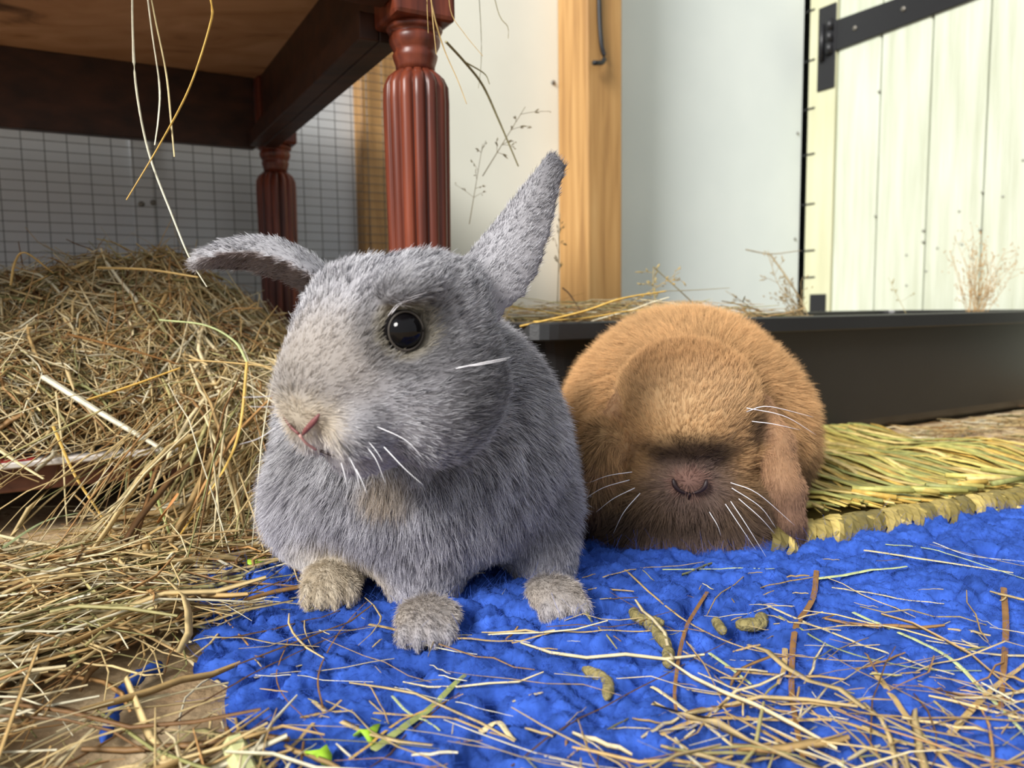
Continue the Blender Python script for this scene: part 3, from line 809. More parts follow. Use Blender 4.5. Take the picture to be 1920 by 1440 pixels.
def grow(name, p, nrm, length, flow, lift, col, parent, rad=0.00009, k=5, frizz=0.25, gravity=0.0):
    n = len(p)
    fl = flow - nrm * (flow * nrm).sum(1, keepdims=True); fl /= np.linalg.norm(fl, axis=1, keepdims=True) + 1e-9
    wob = np.stack([noise(p, 900, c) for c in range(3)], -1) * 0.20 + np.stack([noise(p, 150, c) for c in range(3)], -1) * 0.10
    d0 = nrm * lift[:, None] + fl * (1 - lift)[:, None] + rng.normal(0, frizz * 0.5, (n, 3)) + wob
    d0 /= np.linalg.norm(d0, axis=1, keepdims=True)
    x = np.linspace(0, 1, k)[None, :, None]
    L = (length * rng.uniform(0.6, 1.15, n))[:, None, None]
    Pt = p[:, None] - nrm[:, None] * 0.0006 + L * (x * d0[:, None] + x * x * (fl * 0.35)[:, None] + x * x * rng.normal(0, frizz * 0.3, (n, 1, 3)))
    Pt[..., 2] = np.maximum(Pt[..., 2] - gravity * L[..., 0] * x[..., 0] ** 2, 0.006)
    r = rad * rng.uniform(0.75, 1.25, (n, 1)) * (1 - 0.75 * np.linspace(0, 1, k)[None] ** 2)
    return curves_obj(name, Pt, r, col, M_fur, parent)
def mixc(c, col, w): return c * (1 - w[:, None]) + np.asarray(col) * w[:, None]

# ---------------- grey rabbit
grey = empty('rabbit', P(790, 1120, 0.46) * np.array([1, 1, 0]) + np.array([0, 0, 0.006]))
tag(grey, 'grey rabbit sitting upright with one ear raised and one ear sideways', 'rabbit')
gF = np.array([-0.55, -0.77, -0.32]); gF /= np.linalg.norm(gF)
gL = np.cross(np.array([0, 0, 1.0]), gF); gL = -gL if gL[0] < 0 else gL; gL /= np.linalg.norm(gL)
gU = np.cross(gF, gL); gU = gU if gU[2] > 0 else -gU
gC = np.array([-0.051, 0.356, 0.1515])
gR = np.array([gF, gL, gU])
hd = lambda f, l, u: gC + f * gF + l * gL + u * gU
earR = ear(P(858, 555, 0.385), P(1042, 296, 0.400), (0.50, 0.76, -0.38), [(0, 0.0165), (0.2, 0.0220), (0.4, 0.0205), (0.65, 0.0145), (0.85, 0.0085), (1, 0.0050)], 0.0056, 0.68, -0.010)
earL = ear(P(625, 528, 0.385), P(360, 490, 0.370), (0.1, -0.22, -1.0), [(0, 0.016), (0.25, 0.0215), (0.5, 0.0185), (0.8, 0.0115), (0.95, 0.007), (1, 0.004)], 0.0042, 0.55, 0.05)
eyeC = P(757, 620, 0.3185)
eyeN = eyeC - hd(0.005, 0.0, 0.012); eyeN /= np.linalg.norm(eyeN)
items = [
    (ell((-0.058, 0.490, 0.088), (0.086, 0.108, 0.084)), 0),
    (ell((-0.042, 0.436, 0.088), (0.066, 0.052, 0.058)), 0.03),
    (ell((-0.112, 0.475, 0.052), (0.040, 0.058, 0.046)), 0.015),
    (ell((0.000, 0.500, 0.052), (0.040, 0.060, 0.048)), 0.02),
    (ell((-0.045, 0.425, 0.118), (0.050, 0.045, 0.042)), 0.03),
    (ell(hd(-0.004, 0, 0.001), (0.046, 0.040, 0.039), gR), 0.012),
    (ell(hd(0.004, 0.022, -0.019), (0.036, 0.026, 0.031), gR), 0.012),
    (ell(hd(0.004, -0.020, -0.016), (0.034, 0.025, 0.030), gR), 0.014),
    (ell(hd(0.032, -0.005, -0.006), (0.029, 0.029, 0.028), gR), 0.014),
    (cap(hd(0.012, -0.006, 0.018), hd(0.049, -0.002, 0.004), 0.027, 0.0155), 0.012),
    (cap(hd(-0.012, 0.016, 0.02), P(858, 545, 0.385), 0.020, 0.013), 0.012),
    (ell(hd(0.056, 0, -0.004), (0.009, 0.011, 0.008), gR), 0.006),
    (ell(hd(0.045, 0.012, -0.015), (0.017, 0.014, 0.014), gR), 0.005),
    (ell(hd(0.045, -0.010, -0.015), (0.017, 0.014, 0.014), gR), 0.005),
    (ell(hd(0.036, 0, -0.032), (0.017, 0.017, 0.011), gR), 0.006),
    (ell(hd(0.012, 0.028, 0.034), (0.016, 0.010, 0.006), gR), 0.010),
    (cap(P(790, 1000, 0.425), P(799, 1165, 0.408), 0.028, 0.0165), 0.014),
    (cap(P(1000, 960, 0.452), P(1033, 1130, 0.438), 0.025, 0.0155), 0.014),
    (earR, 0.010), (earL, 0.010),
    (ell(eyeC, (0.0088, 0.0088, 0.0090)), -0.003),
]
def paw(c, d, L, wdt, hgt):                              # foot with four toes, d = pointing direction
    d = np.array([d[0], d[1], 0.0]); d /= np.linalg.norm(d); sd = np.array([-d[1], d[0], 0]); out = []
    R = np.array([d, sd, [0, 0, 1]])
    out.append((ell(c, (L, wdt, hgt), R), 0.008))
    for q in (-0.66, -0.23, 0.23, 0.66):
        out.append((ell(np.asarray(c) + d * L * (0.92 - 0.22 * abs(q)) + sd * wdt * q + np.array([0, 0, -hgt * 0.25]), (wdt * 0.46, wdt * 0.25, hgt * 0.70), R), 0.0012))
    return out
pz = 0.0185
items += paw(G(803, 1158, pz), (0.05, -1), 0.0215, 0.0155, 0.0075)
items += paw(G(1040, 1115, pz), (0.25, -1), 0.0215, 0.0145, 0.0075)
items += paw(G(628, 1075, 0.022), (0.12, -1), 0.034, 0.0160, 0.0115)
fG = field(items)
Vg, Fg = surface_nets(fG, (-0.20, 0.26, 0.004), (0.09, 0.62, 0.30), 0.0022)
Ng, Ag = vnormals(Vg, Fg)
creamG = lin(216, 200, 176); CG = lin(190, 188, 193)
def color_grey(p, N=None, tick=True):
    n = len(p)
    c = np.broadcast_to(CG, (n, 3)).copy()
    if tick:
        c = c * (0.80 + 0.4 * rng.random(n))[:, None]
        tk = rng.random(n) + 0.16 * noise(p, 480, 2)
        c = mixc(c, lin(66, 66, 74), 0.85 * (tk < 0.30))
        c = mixc(c, lin(240, 240, 244), 0.8 * (tk > 0.68))
    c = c * (1 + 0.14 * noise(p, 90)[:, None])
    c = mixc(c, lin(196, 182, 164), 0.55 * blob(p, hd(0.045, 0, 0.012), (0.024, 0.024, 0.022)))
    c = mixc(c, lin(232, 218, 196), 0.9 * blob(p, hd(0.060, 0, -0.008), (0.016, 0.016, 0.013), 0.8))
    c = mixc(c, lin(244, 238, 234), 0.95 * blob(p, hd(0.058, 0.0, -0.019), (0.012, 0.012, 0.008), 0.8))
    c = mixc(c, lin(196, 190, 196), 0.7 * blob(p, hd(0.038, 0, -0.040), (0.02, 0.03, 0.012), 0.8))
    ed = np.linalg.norm(p - eyeC, axis=1)
    c = mixc(c, lin(70, 68, 68), 0.55 * sstep(ed, 0.026, 0.017))
    c = mixc(c, lin(176, 166, 140), 0.6 * sstep(ed, 0.0150, 0.0110))
    c = mixc(c, lin(186, 182, 196), 0.45 * sstep(p[:, 2], 0.10, 0.04))
    c = mixc(c, lin(64, 62, 64), 0.6 * blob(p, hd(0.004, 0.042, -0.018), (0.034, 0.024, 0.026)))  # far side of the cheek: shade painted into the coat colour
    c = mixc(c, lin(198, 178, 150), 0.6 * blob(p, P(715, 925, 0.37), (0.014, 0.03, 0.009)))
    for q in (G(803, 1160, 0.012), G(1042, 1120, 0.012)):
        c = mixc(c, creamG, 0.85 * blob(p, q + [0, -0.014, 0.001], (0.024, 0.022, 0.014), 1.0))
    c = mixc(c, lin(226, 210, 182), 0.95 * blob(p, G(630, 1095, 0.016), (0.03, 0.06, 0.026)))
    c = mixc(c, lin(244, 240, 238), 0.95 * blob(p, P(598, 1015, 0.445), (0.014, 0.03, 0.022), 0.7))
    for e in (earR, earL):
        base, a, b, nn, Ln = e.frame
        x = (p - base) @ a / Ln; on = (e(p.astype(np.float32)) < 0.004) & (x > 0.1)
        if N is not None:
            ins = on & ((N @ nn) > 0.15)
            c = mixc(c, lin(140, 118, 112), 0.6 * ins)
        c = mixc(c, lin(104, 104, 112), 0.5 * on * sstep(x, 0.75, 1.0) * (e is earR))
        c = mixc(c, lin(206, 204, 206), 0.6 * on * sstep(x, 0.85, 1.0) * (e is earL))
    return c
mesh_obj('body', Vg, Fg, M_skin, grey, col=np.clip(color_grey(Vg, Ng, False) * 0.55, 0, 1))
_noseG = hd(0.064, 0, -0.008)
def fur_weight(p, N):
    view = CAM - p; view /= np.linalg.norm(view, axis=1, keepdims=True)
    return np.where((N * view).sum(1) > -0.35, 1.0, 0.45)
p, N = scatter(Vg, Fg, Ng, Ag, 230000, fur_weight)
keep = (np.linalg.norm(p - (eyeC + eyeN * 0.004), axis=1) > 0.0095) & (p[:, 2] > 0.008)
nd = np.linalg.norm((p - (hd(0.0655, 0.0045, -0.0085))), axis=1); keep &= nd > 0.0035
p, N = p[keep], N[keep]
hf = (p - gC) @ gF; hr = np.linalg.norm(p - gC, axis=1)
inhead = sstep(hr, 0.078, 0.058)
onear = ((earR(p.astype(np.float32)) < 0.003) | (earL(p.astype(np.float32)) < 0.003)) & (hr > 0.045)
length = 0.0105 - 0.0055 * inhead
length = length - 0.0022 * inhead * sstep(hf, 0.02, 0.055)
length = np.where(onear, 0.0032, length)
length = np.where(onear, length, np.minimum(length, 0.0028 + 0.0070 * sstep(p[:, 2], 0.012, 0.052)))
flow = np.broadcast_to(np.array([0.0, 0.55, -0.8]), p.shape) * (1 - inhead)[:, None] + ((p - hd(0.068, 0, -0.006)) / np.linalg.norm(p - hd(0.068, 0, -0.006), axis=1, keepdims=True)) * inhead[:, None]
for e in (earR, earL):
    on = (e(p.astype(np.float32)) < 0.003) & (hr > 0.045); flow[on] = e.frame[1]
wl = sstep(p[:, 2], 0.052, 0.020)[:, None]; flow = flow * (1 - wl) + np.array([0.02, -0.6, -0.6]) * wl
lift = 0.42 - 0.10 * inhead
grow('fur', p, N, length, flow, lift, color_grey(p, N), grey)
ev, ef = tube([eyeC, eyeC + eyeN * 0.001], 0.001, 6)
def uvsphere(c, r, nu=24, nv=16, R=None):
    a = np.linspace(0, np.pi, nv); b = np.linspace(0, 2 * np.pi, nu, endpoint=False)
    V = np.stack([np.outer(np.sin(a), np.cos(b)), np.outer(np.sin(a), np.sin(b)), np.outer(np.cos(a), np.ones(nu))], -1).reshape(-1, 3) * np.asarray(r)
    if R is not None: V = V @ np.asarray(R)
    F = [(i * nu + j, (i + 1) * nu + j, (i + 1) * nu + (j + 1) % nu, i * nu + (j + 1) % nu) for i in range(nv - 1) for j in range(nu)]
    return V + np.asarray(c), F
mesh_obj('eye', *uvsphere(eyeC - eyeN * 0.0008, 0.0087), M_eye, grey)
ea = np.cross(eyeN, [0, 0, 1.0]); ea /= np.linalg.norm(ea); eb = np.cross(ea, eyeN)
th = np.linspace(0, 2 * np.pi, 40)
lid = eyeC + eyeN * 0.0042 + np.cos(th)[:, None] * ea * 0.0071 + np.sin(th)[:, None] * eb * 0.0079
mesh_obj('eyelid', *tube(lid, 0.0005, 8, cap=False), M_lid, grey)
# nose, nostrils and mouth
nos = [hd(0.0640, 0.0115, -0.0020), hd(0.0660, 0.0085, -0.0050), hd(0.0672, 0.0045, -0.0080), hd(0.0672, 0.0012, -0.0105)]
mesh_obj('nostril', *tube(catmull(nos, 12) - gF * 0.0006, np.array([0.0003, 0.0007, 0.0010, 0.0012, 0.0013, 0.0013, 0.0012, 0.0011, 0.0011, 0.001, 0.0008, 0.0005]), 8), M_dkpink, grey)
nos2 = [hd(0.0640, -0.0115, -0.0020), hd(0.0660, -0.0085, -0.0050), hd(0.0672, -0.0045, -0.0080), hd(0.0672, -0.0012, -0.0105)]
mesh_obj('nostril', *tube(catmull(nos2, 12) - gF * 0.0006, 0.0006, 8), M_dkpink, grey)
mth = [hd(0.0672, 0, -0.0105), hd(0.0655, 0, -0.0150), hd(0.0620, 0, -0.0200)]
mesh_obj('lip_cleft', *tube(catmull(mth, 10), 0.0006, 8), M_pink, grey)
mth = [hd(0.060, 0.0, -0.0215), hd(0.057, 0.006, -0.0250), hd(0.050, 0.012, -0.0270), hd(0.043, 0.016, -0.0275)]
mesh_obj('mouth', *tube(catmull(mth, 12), np.linspace(0.0007, 0.0004, 12), 8), M_dkbrown, grey)
def whisker(parent, pts, r=0.00024):
    q = catmull(pts, 12)
    mesh_obj('whisker', *tube(q, r * np.linspace(1, 0.25, 12), 5), M_whisk, parent)
gw = [((855, 691), (905, 680), (957, 670)), ((860, 689), (905, 683), (950, 674)), ((700, 797), (760, 825), (795, 862)), ((720, 838), (760, 880), (793, 909)),
      ((683, 832), (705, 862), (722, 905)), ((682, 818), (705, 845), (718, 866)), ((655, 858), (668, 885), (675, 918)), ((668, 880), (680, 905), (688, 925)), ((640, 868), (646, 890), (650, 912)),
      ((512, 742), (490, 744), (455, 745)), ((515, 762), (490, 763), (468, 762)), ((520, 800), (485, 822), (450, 833))]
for q in gw:
    whisker(grey, [P(*q[0], 0.308), P(*q[1], 0.302), P(*q[2], 0.300)])
brow = [((733, 590), (752, 570), (785, 556)), ((728, 592), (745, 571), (775, 560)), ((735, 586), (760, 562), (800, 548))]
for q in brow: whisker(grey, [P(*q[0], 0.313), P(*q[1], 0.310), P(*q[2], 0.309)], 0.00018)

# ---------------- fawn lop rabbit
fawn = empty('rabbit', G(1290, 985, 0) * np.array([1, 1, 0]) + np.array([0, 0, 0.006]))
tag(fawn, 'fawn lop rabbit with a dark face crouching with drooping ears', 'rabbit')
bC = np.array([0.1205, 0.530, 0.092])
bF = np.array([-0.14, -0.84, -0.50]); bF /= np.linalg.norm(bF)
bL = np.cross(np.array([0, 0, 1.0]), bF); bL = -bL if bL[0] < 0 else bL; bL /= np.linalg.norm(bL)
bU = np.cross(bF, bL); bU = bU if bU[2] > 0 else -bU
bR = np.array([bF, bL, bU])
hb = lambda f, l, u: bC + f * bF + l * bL + u * bU
earA = [P(1172, 768, 0.522), P(1140, 830, 0.508), P(1112, 910, 0.508), P(1100, 985, 0.515)]
earB = [P(1418, 765, 0.525), P(1450, 830, 0.512), P(1472, 920, 0.505), P(1487, 1008, 0.500)]
items = [
    (ell((0.142, 0.640, 0.080), (0.083, 0.112, 0.078)), 0),
    (ell((0.150, 0.665, 0.110), (0.070, 0.080, 0.052)), 0.02),
    (ell((0.088, 0.640, 0.075), (0.042, 0.060, 0.058)), 0.012),
    (ell((0.196, 0.615, 0.066), (0.042, 0.060, 0.060)), 0.02),
    (ell((0.128, 0.560, 0.050), (0.066, 0.048, 0.044)), 0.02),
    (ell(hb(-0.006, 0, 0.012), (0.046, 0.046, 0.040), bR), 0.008),
    (ell(hb(0.004, 0, 0.012), (0.040, 0.043, 0.036), bR), 0.012),
    (ell(hb(0.006, 0.028, -0.014), (0.034, 0.022, 0.028), bR), 0.012),
    (ell(hb(0.006, -0.028, -0.014), (0.034, 0.022, 0.028), bR), 0.012),
    (ell(hb(0.034, 0, -0.014), (0.024, 0.027, 0.022), bR), 0.012),
    (ell(hb(0.050, 0, -0.006), (0.012, 0.014, 0.010), bR), 0.006),
    (ell(hb(0.046, 0.012, -0.018), (0.014, 0.014, 0.012), bR), 0.005),
    (ell(hb(0.046, -0.012, -0.018), (0.014, 0.014, 0.012), bR), 0.005),
    (ell(hb(0.034, 0, -0.036), (0.014, 0.016, 0.011), bR), 0.006),
    (ell(hb(0.026, 0, 0.016), (0.026, 0.030, 0.018), bR), 0.012),
]
for E in (earA, earB):
    w_ = [0.011, 0.0145, 0.0130, 0.0085] if E is earA else [0.010, 0.0115, 0.0115, 0.0085]
    for i in range(3): items.append((cap(E[i], E[i + 1], w_[i], w_[i + 1]), 0.006 if i else 0.010))
items += [(ell((0.114, 0.518, 0.034), (0.060, 0.036, 0.031)), 0.012), (ell((0.086, 0.512, 0.020), (0.024, 0.026, 0.014)), 0.008), (ell((0.144, 0.510, 0.020), (0.024, 0.026, 0.014)), 0.008)]
fB = field(items)
Vb, Fb = surface_nets(fB, (0.02, 0.43, 0.005), (0.26, 0.775, 0.185), 0.0024)
Nb, Ab = vnormals(Vb, Fb)
def color_fawn(p, N=None, tick=True):
    n = len(p)
    c = np.broadcast_to(lin(222, 178, 126), (n, 3)).copy()
    if tick: c = c * (0.68 + 0.5 * rng.random(n))[:, None]
    c = c * (1 + 0.10 * noise(p, 70)[:, None])
    # sooty flanks, face, ears; shade also painted in low down and at brow
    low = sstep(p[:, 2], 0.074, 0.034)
    c = mixc(c, lin(70, 57, 53), 0.9 * low)  # sooty belly, deepened by shade painted over chest and lower face
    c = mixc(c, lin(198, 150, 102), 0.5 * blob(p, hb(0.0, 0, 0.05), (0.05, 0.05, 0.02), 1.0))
    c = mixc(c, lin(46, 34, 32), 0.92 * blob(p, hb(0.042, 0, 0.004), (0.026, 0.066, 0.014), 0.9))  # brow band: shade below the forehead fur, painted into the coat
    c = mixc(c, lin(134, 112, 102), 0.95 * blob(p, hb(0.046, 0, -0.016), (0.028, 0.032, 0.018), 0.8))
    c = mixc(c, lin(232, 196, 150), 0.55 * blob(p, hb(0.022, 0.006, 0.036), (0.034, 0.030, 0.018), 1.0))
    c = mixc(c, lin(164, 126, 112), 0.9 * blob(p, hb(0.060, 0, -0.004), (0.011, 0.013, 0.008), 0.8))
    c = mixc(c, lin(58, 44, 42), 0.8 * blob(p, hb(0.036, 0, -0.044), (0.030, 0.030, 0.012), 0.8))
    c = mixc(c, lin(168, 142, 130), 0.7 * blob(p, P(1290, 1015, 0.49), (0.034, 0.025, 0.012), 1.0))
    for l in (0.038, -0.038):
        c = mixc(c, lin(70, 52, 46), 0.75 * blob(p, hb(0.022, l, 0.006), (0.016, 0.010, 0.012), 0.8))
        c = mixc(c, lin(176, 132, 92), 0.7 * blob(p, hb(0.008, l * 1.15, -0.012), (0.016, 0.016, 0.014), 0.8))
    for E, wt in ((earA, 0.5), (earB, 0.55)):
        d = np.full(n, 9.0)
        for i in range(3): d = np.minimum(d, cap(E[i], E[i + 1], 0.010, 0.010)(p.astype(np.float32)))
        c = mixc(c, lin(182, 140, 114), wt * (d < 0.004))
        c = mixc(c, lin(70, 56, 58), 0.9 * blob(p, E[3], (0.014, 0.014, 0.012), 0.7))
    return c
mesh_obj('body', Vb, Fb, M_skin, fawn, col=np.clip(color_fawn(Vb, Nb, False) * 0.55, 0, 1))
p, N = scatter(Vb, Fb, Nb, Ab, 190000, fur_weight)
keep = p[:, 2] > 0.009
for l in (1, -1): keep &= np.linalg.norm(p - hb(0.0645, l * 0.0080, -0.0055), axis=1) > 0.0030
keep &= np.linalg.norm(p - hb(0.0635, 0, -0.0150), axis=1) > 0.0024
keep &= np.linalg.norm((p - hb(0.0585, 0, -0.0225)) / [1, 1, 0.4], axis=1) > 0.0045
p, N = p[keep], N[keep]
hr = np.linalg.norm(p - bC, axis=1); hf = (p - bC) @ bF
inhead = sstep(hr, 0.072, 0.056)
onear = np.zeros(len(p), bool)
flow = np.broadcast_to(np.array([0.0, 0.7, -0.6]), p.shape) * (1 - inhead)[:, None] + ((p - hb(0.066, 0, -0.003)) / np.linalg.norm(p - hb(0.066, 0, -0.003), axis=1, keepdims=True)) * inhead[:, None]
for E in (earA, earB):
    for i in range(3):
        on = cap(E[i], E[i + 1], 0.011, 0.011)(p.astype(np.float32)) < 0.0025
        onear |= on; flow[on] = E[i + 1] - E[i]
length = 0.0115 - 0.0045 * inhead - 0.0025 * inhead * sstep(hf, 0.02, 0.05)
length = np.where(onear, 0.004, length)
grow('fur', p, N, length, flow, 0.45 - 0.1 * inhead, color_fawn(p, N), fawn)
for l in (1, -1):
    q = [hb(0.0610, l * 0.0105, -0.0005), hb(0.0640, l * 0.0090, -0.0045), hb(0.0650, l * 0.0055, -0.0075), hb(0.0650, l * 0.0012, -0.0092)]
    mesh_obj('nostril', *tube(catmull(q, 10), np.array([0.0007, 0.0013, 0.0016, 0.0016, 0.0015, 0.0013, 0.0012, 0.001, 0.0009, 0.0007]), 8), M_dkbrown, fawn)
    eq = hb(0.016, l * 0.043, 0.004)
    mesh_obj('eye', *uvsphere(eq, 0.006), M_eye, fawn)
q = [hb(0.0650, 0, -0.0092), hb(0.0640, 0, -0.0150), hb(0.0600, 0, -0.0200)]
mesh_obj('lip_cleft', *tube(catmull(q, 8), 0.0010, 8), M_dkbrown, fawn)
q = [hb(0.0610, -0.009, -0.0258), hb(0.0660, 0.0, -0.0215), hb(0.0610, 0.009, -0.0258)]
mesh_obj('mouth', *tube(catmull(q, 12), 0.0015, 8), M_lilac, fawn)
bw = [((1370, 905), (1420, 925), (1490, 985)), ((1372, 915), (1425, 950), (1455, 990)), ((1385, 935), (1425, 970), (1452, 1000)), ((1370, 940), (1400, 985), (1440, 1050)), ((1360, 945), (1390, 990), (1420, 1035)),
      ((1400, 765), (1470, 780), (1530, 815)), ((1400, 772), (1440, 762), (1525, 782)), ((1410, 790), (1450, 795), (1500, 806)), ((1185, 885), (1140, 892), (1105, 905)), ((1180, 900), (1130, 915), (1090, 940)),
      ((1190, 915), (1150, 935), (1118, 960)), ((1200, 925), (1170, 960), (1150, 1000)), ((1330, 960), (1345, 985), (1352, 1005))]
for q in bw: whisker(fawn, [P(*q[0], 0.478), P(*q[1], 0.470), P(*q[2], 0.472)], 0.00026)

# ------------------------------------------------------------------ pellets
PL = [(1185, 1147, 1245, 1172, 11, 'dark curved pellet touching the second pellet near the fawn rabbit', 0.25), (1212, 1170, 1255, 1217, 11.5, 'straight olive pellet between the curved pellet and the round pellet', 0.0),
      (1253, 1220, 1254, 1252, 12, 'short rounded pellet below the straight olive pellet', 0.0), (1340, 1164, 1357, 1188, 9.5, 'smallest pellet lying beside the plump bent pellet', 0.0),
      (1380, 1176, 1428, 1158, 13, 'plump bent pellet behind the smallest pellet', 0.3), (1094, 1256, 1138, 1312, 11.5, 'pale curved pellet alone on the blue wool', -0.2)]
for a0, b0, a1, b1, r, lab, bend in PL:
    p0, p1 = G(a0, b0, 0.014), G(a1, b1, 0.014)
    rr = r / FPX * np.linalg.norm(p0[:2])
    for q in (p0, p1): q[2] = 0.0125 + rr * 0.8
    mid = (p0 + p1) / 2; sd = np.cross(p1 - p0, [0, 0, 1.0]); mid = mid + sd * bend
    pts = catmull([p0, mid, p1], 12); x = np.linspace(-1, 1, 12)
    rad = rr * (1 - np.abs(x) ** 6 * 0.55) * (1 + 0.06 * np.sin(np.arange(12) * 2.3))
    tag(mesh_obj('pellet', *tube(pts, rad, 12), M_pellet), lab, 'pellet', 'pellets on the blue rug')

# ------------------------------------------------------------------ single stems
TAN, PALE, GREEN, BROWN, DARK, WHITE, GOLD = lin(204, 172, 112), lin(226, 208, 158), lin(164, 172, 104), lin(150, 108, 62), lin(92, 66, 44), lin(236, 230, 204), lin(216, 176, 88)
PGREEN = lin(200, 210, 150)
def stem(pts, w, col, label, flat=0.55, name='hay_stem', cat='hay stem', group=None, n=None, taper=0.4, mat=None):
    pts = catmull(pts, n or max(8, 5 * len(pts)))
    x = np.linspace(0, 1, len(pts))
    rad = w / 2 * (1 - taper * x ** 2)
    return tag(mesh_obj(name, *tube(pts, rad, 6, flat), M_hay, col=col, smooth=False), label, cat, group)
def ground(px, z0=0.0150):                               # pixel track lying on the rug or floor, kept above the wool
    out = []
    for i, (x, y) in enumerate(px):
        q = G(x, y, z0); out.append(q)
    pts = catmull(out, max(8, 6 * len(out)))
    zr = rug_z(pts); zr = np.convolve(np.pad(np.maximum(zr, pts[:, 2] - 0.002), 2, mode='edge'), np.ones(5) / 5, 'valid')
    pts[:, 2] = np.maximum(pts[:, 2] - 0.001, zr + 0.0014)
    return pts
g = 'single stems on the blue rug'
SR = [
    ([(415, 1196), (520, 1178), (637, 1146)], 7, DARK, 'dark flat blade in front of the grey rabbit hind foot'),
    ([(300, 1202), (360, 1200), (415, 1193)], 6, PALE, 'pale stem joining the blunt left end of the dark flat blade'),
    ([(282, 1382), (400, 1302), (530, 1235), (640, 1188), (692, 1172)], 5, DARK, 'long thin dark stem slanting from the rug corner to the grey front paw'),
    ([(692, 1172), (760, 1182), (860, 1200), (962, 1199)], 9, TAN, 'tan blade bending past the toes of the grey front paw'),
    ([(742, 1193), (820, 1212), (895, 1229)], 5, WHITE, 'short white stem just below the grey front paw'),
    ([(478, 1264), (590, 1272), (700, 1276)], 3, WHITE, 'thin white straw lying level on the wool'),
    ([(700, 1402), (790, 1340), (872, 1264)], 17, GREEN, 'thick green stem slanting up the middle of the rug'),
    ([(498, 1440), (560, 1385), (640, 1310)], 8, TAN, 'tan stem slanting beside the cut thick stalk'),
    ([(700, 1334), (830, 1350), (962, 1382)], 7, TAN, 'tan stem crossing over the thick green stem'),
    ([(740, 1290), (800, 1306), (962, 1340)], 3, WHITE, 'fine white straw above the crossing tan stem'),
    ([(735, 1302), (770, 1338), (825, 1370)], 6, PGREEN, 'short pale green stem across the thick green stem'),
    ([(655, 1420), (760, 1350), (868, 1300)], 6, GOLD, 'golden straw running beside the thick green stem'),
    ([(900, 1370), (930, 1362), (965, 1385)], 14, PALE, 'broad pale leaf scrap at the end of the crossing tan stem'),
    ([(540, 1205), (520, 1280), (610, 1390)], 2.4, BROWN, 'hair thin curved brown stalk on the wool'),
    ([(605, 1325), (598, 1260), (640, 1180), (690, 1125)], 3, BROWN, 'thin brown stalk rising towards the grey hind foot'),
    ([(1242, 1066), (1350, 1065), (1452, 1068)], 5, PGREEN, 'pale green straw lying level below the fawn rabbit chin'),
    ([(1530, 1083), (1620, 1072), (1700, 1060)], 9, PGREEN, 'thick pale green stalk below the plaited edge'),
    ([(1531, 1070), (1524, 1120), (1492, 1178), (1484, 1280), (1492, 1350), (1506, 1420)], 11, BROWN, 'long brown blade standing across the rug under the plait'),
    ([(1326, 1108), (1287, 1176), (1266, 1280), (1268, 1336)], 8, BROWN, 'brown blade curving past the round pellet'),
    ([(1172, 1066), (1268, 1150), (1395, 1212), (1530, 1232), (1665, 1240)], 5, TAN, 'long bent tan straw passing between the pellets'),
    ([(1280, 1220), (1360, 1262), (1440, 1303)], 5, TAN, 'tan straw slanting away from the round pellet'),
    ([(1330, 1222), (1370, 1250), (1408, 1280)], 8, PGREEN, 'short pale green stalk right of the round pellet'),
    ([(1222, 1286), (1300, 1340), (1386, 1405)], 9, PALE, 'pale stalk below the foot of the curving brown blade'),
    ([(1460, 1155), (1560, 1210), (1700, 1248), (1840, 1258)], 5, GREEN, 'long green straw crossing the long brown blade'),
    ([(1440, 1135), (1560, 1185), (1690, 1235), (1790, 1262)], 7, PALE, 'long pale stem just above the long green straw'),
    ([(1600, 1146), (1770, 1228), (1850, 1300), (1925, 1378)], 9, PGREEN, 'thick green stem running down to the rug corner by the lens'),
    ([(958, 1436), (1145, 1316), (1280, 1246), (1372, 1196)], 4, DARK, 'long thin dark straw running behind the pale curved pellet'),
    ([(1240, 1376), (1300, 1350), (1400, 1345), (1560, 1355), (1760, 1405), (1915, 1428)], 10, TAN, 'longest tan stem arching across the front of the rug'),
    ([(1882, 1100), (1886, 1180), (1876, 1330)], 10, BROWN, 'brown upright blade near the edge of view'),
    ([(1400, 1340), (1520, 1400), (1612, 1438)], 8, TAN, 'tan stalk sloping under the longest tan stem'),
    ([(960, 1203), (1030, 1190), (1110, 1188), (1285, 1185)], 6, TAN, 'frayed tan straw reaching to the straight olive pellet'),
    ([(1472, 1215), (1470, 1250), (1459, 1282)], 10, TAN, 'short curved tan flake beside the long brown blade'),
    ([(1640, 1258), (1700, 1340), (1785, 1440)], 12, TAN, 'broad tan blade slanting to the lower edge of the rug'),
    ([(1782, 1372), (1850, 1300), (1925, 1240)], 10, TAN, 'tan stalk crossing the thick green stem by the lens'),
    ([(1130, 1082), (1230, 1062), (1320, 1058)], 4, TAN, 'thin tan straw in the shade under the fawn rabbit'),
    ([(1620, 1030), (1720, 1045), (1900, 1072)], 8, PALE, 'long pale stalk along the plaited edge of the mat'),
    ([(1660, 1020), (1760, 1032), (1925, 1085)], 4, PGREEN, 'thin green straw above the long pale stalk'),
    ([(1560, 1100), (1660, 1120), (1770, 1130)], 6, PALE, 'pale straw below the thick pale green stalk'),
    ([(1750, 1015), (1820, 1040), (1925, 1052)], 3, WHITE, 'fine white straw beside the far part of the plait'),
]
for px, w, col, lab in SR:
    pts = ground(px)
    stem(pts, w / FPX * np.linalg.norm(pts[len(pts) // 2]) * 1.05, col, lab, group=g, n=len(pts), flat=0.22)
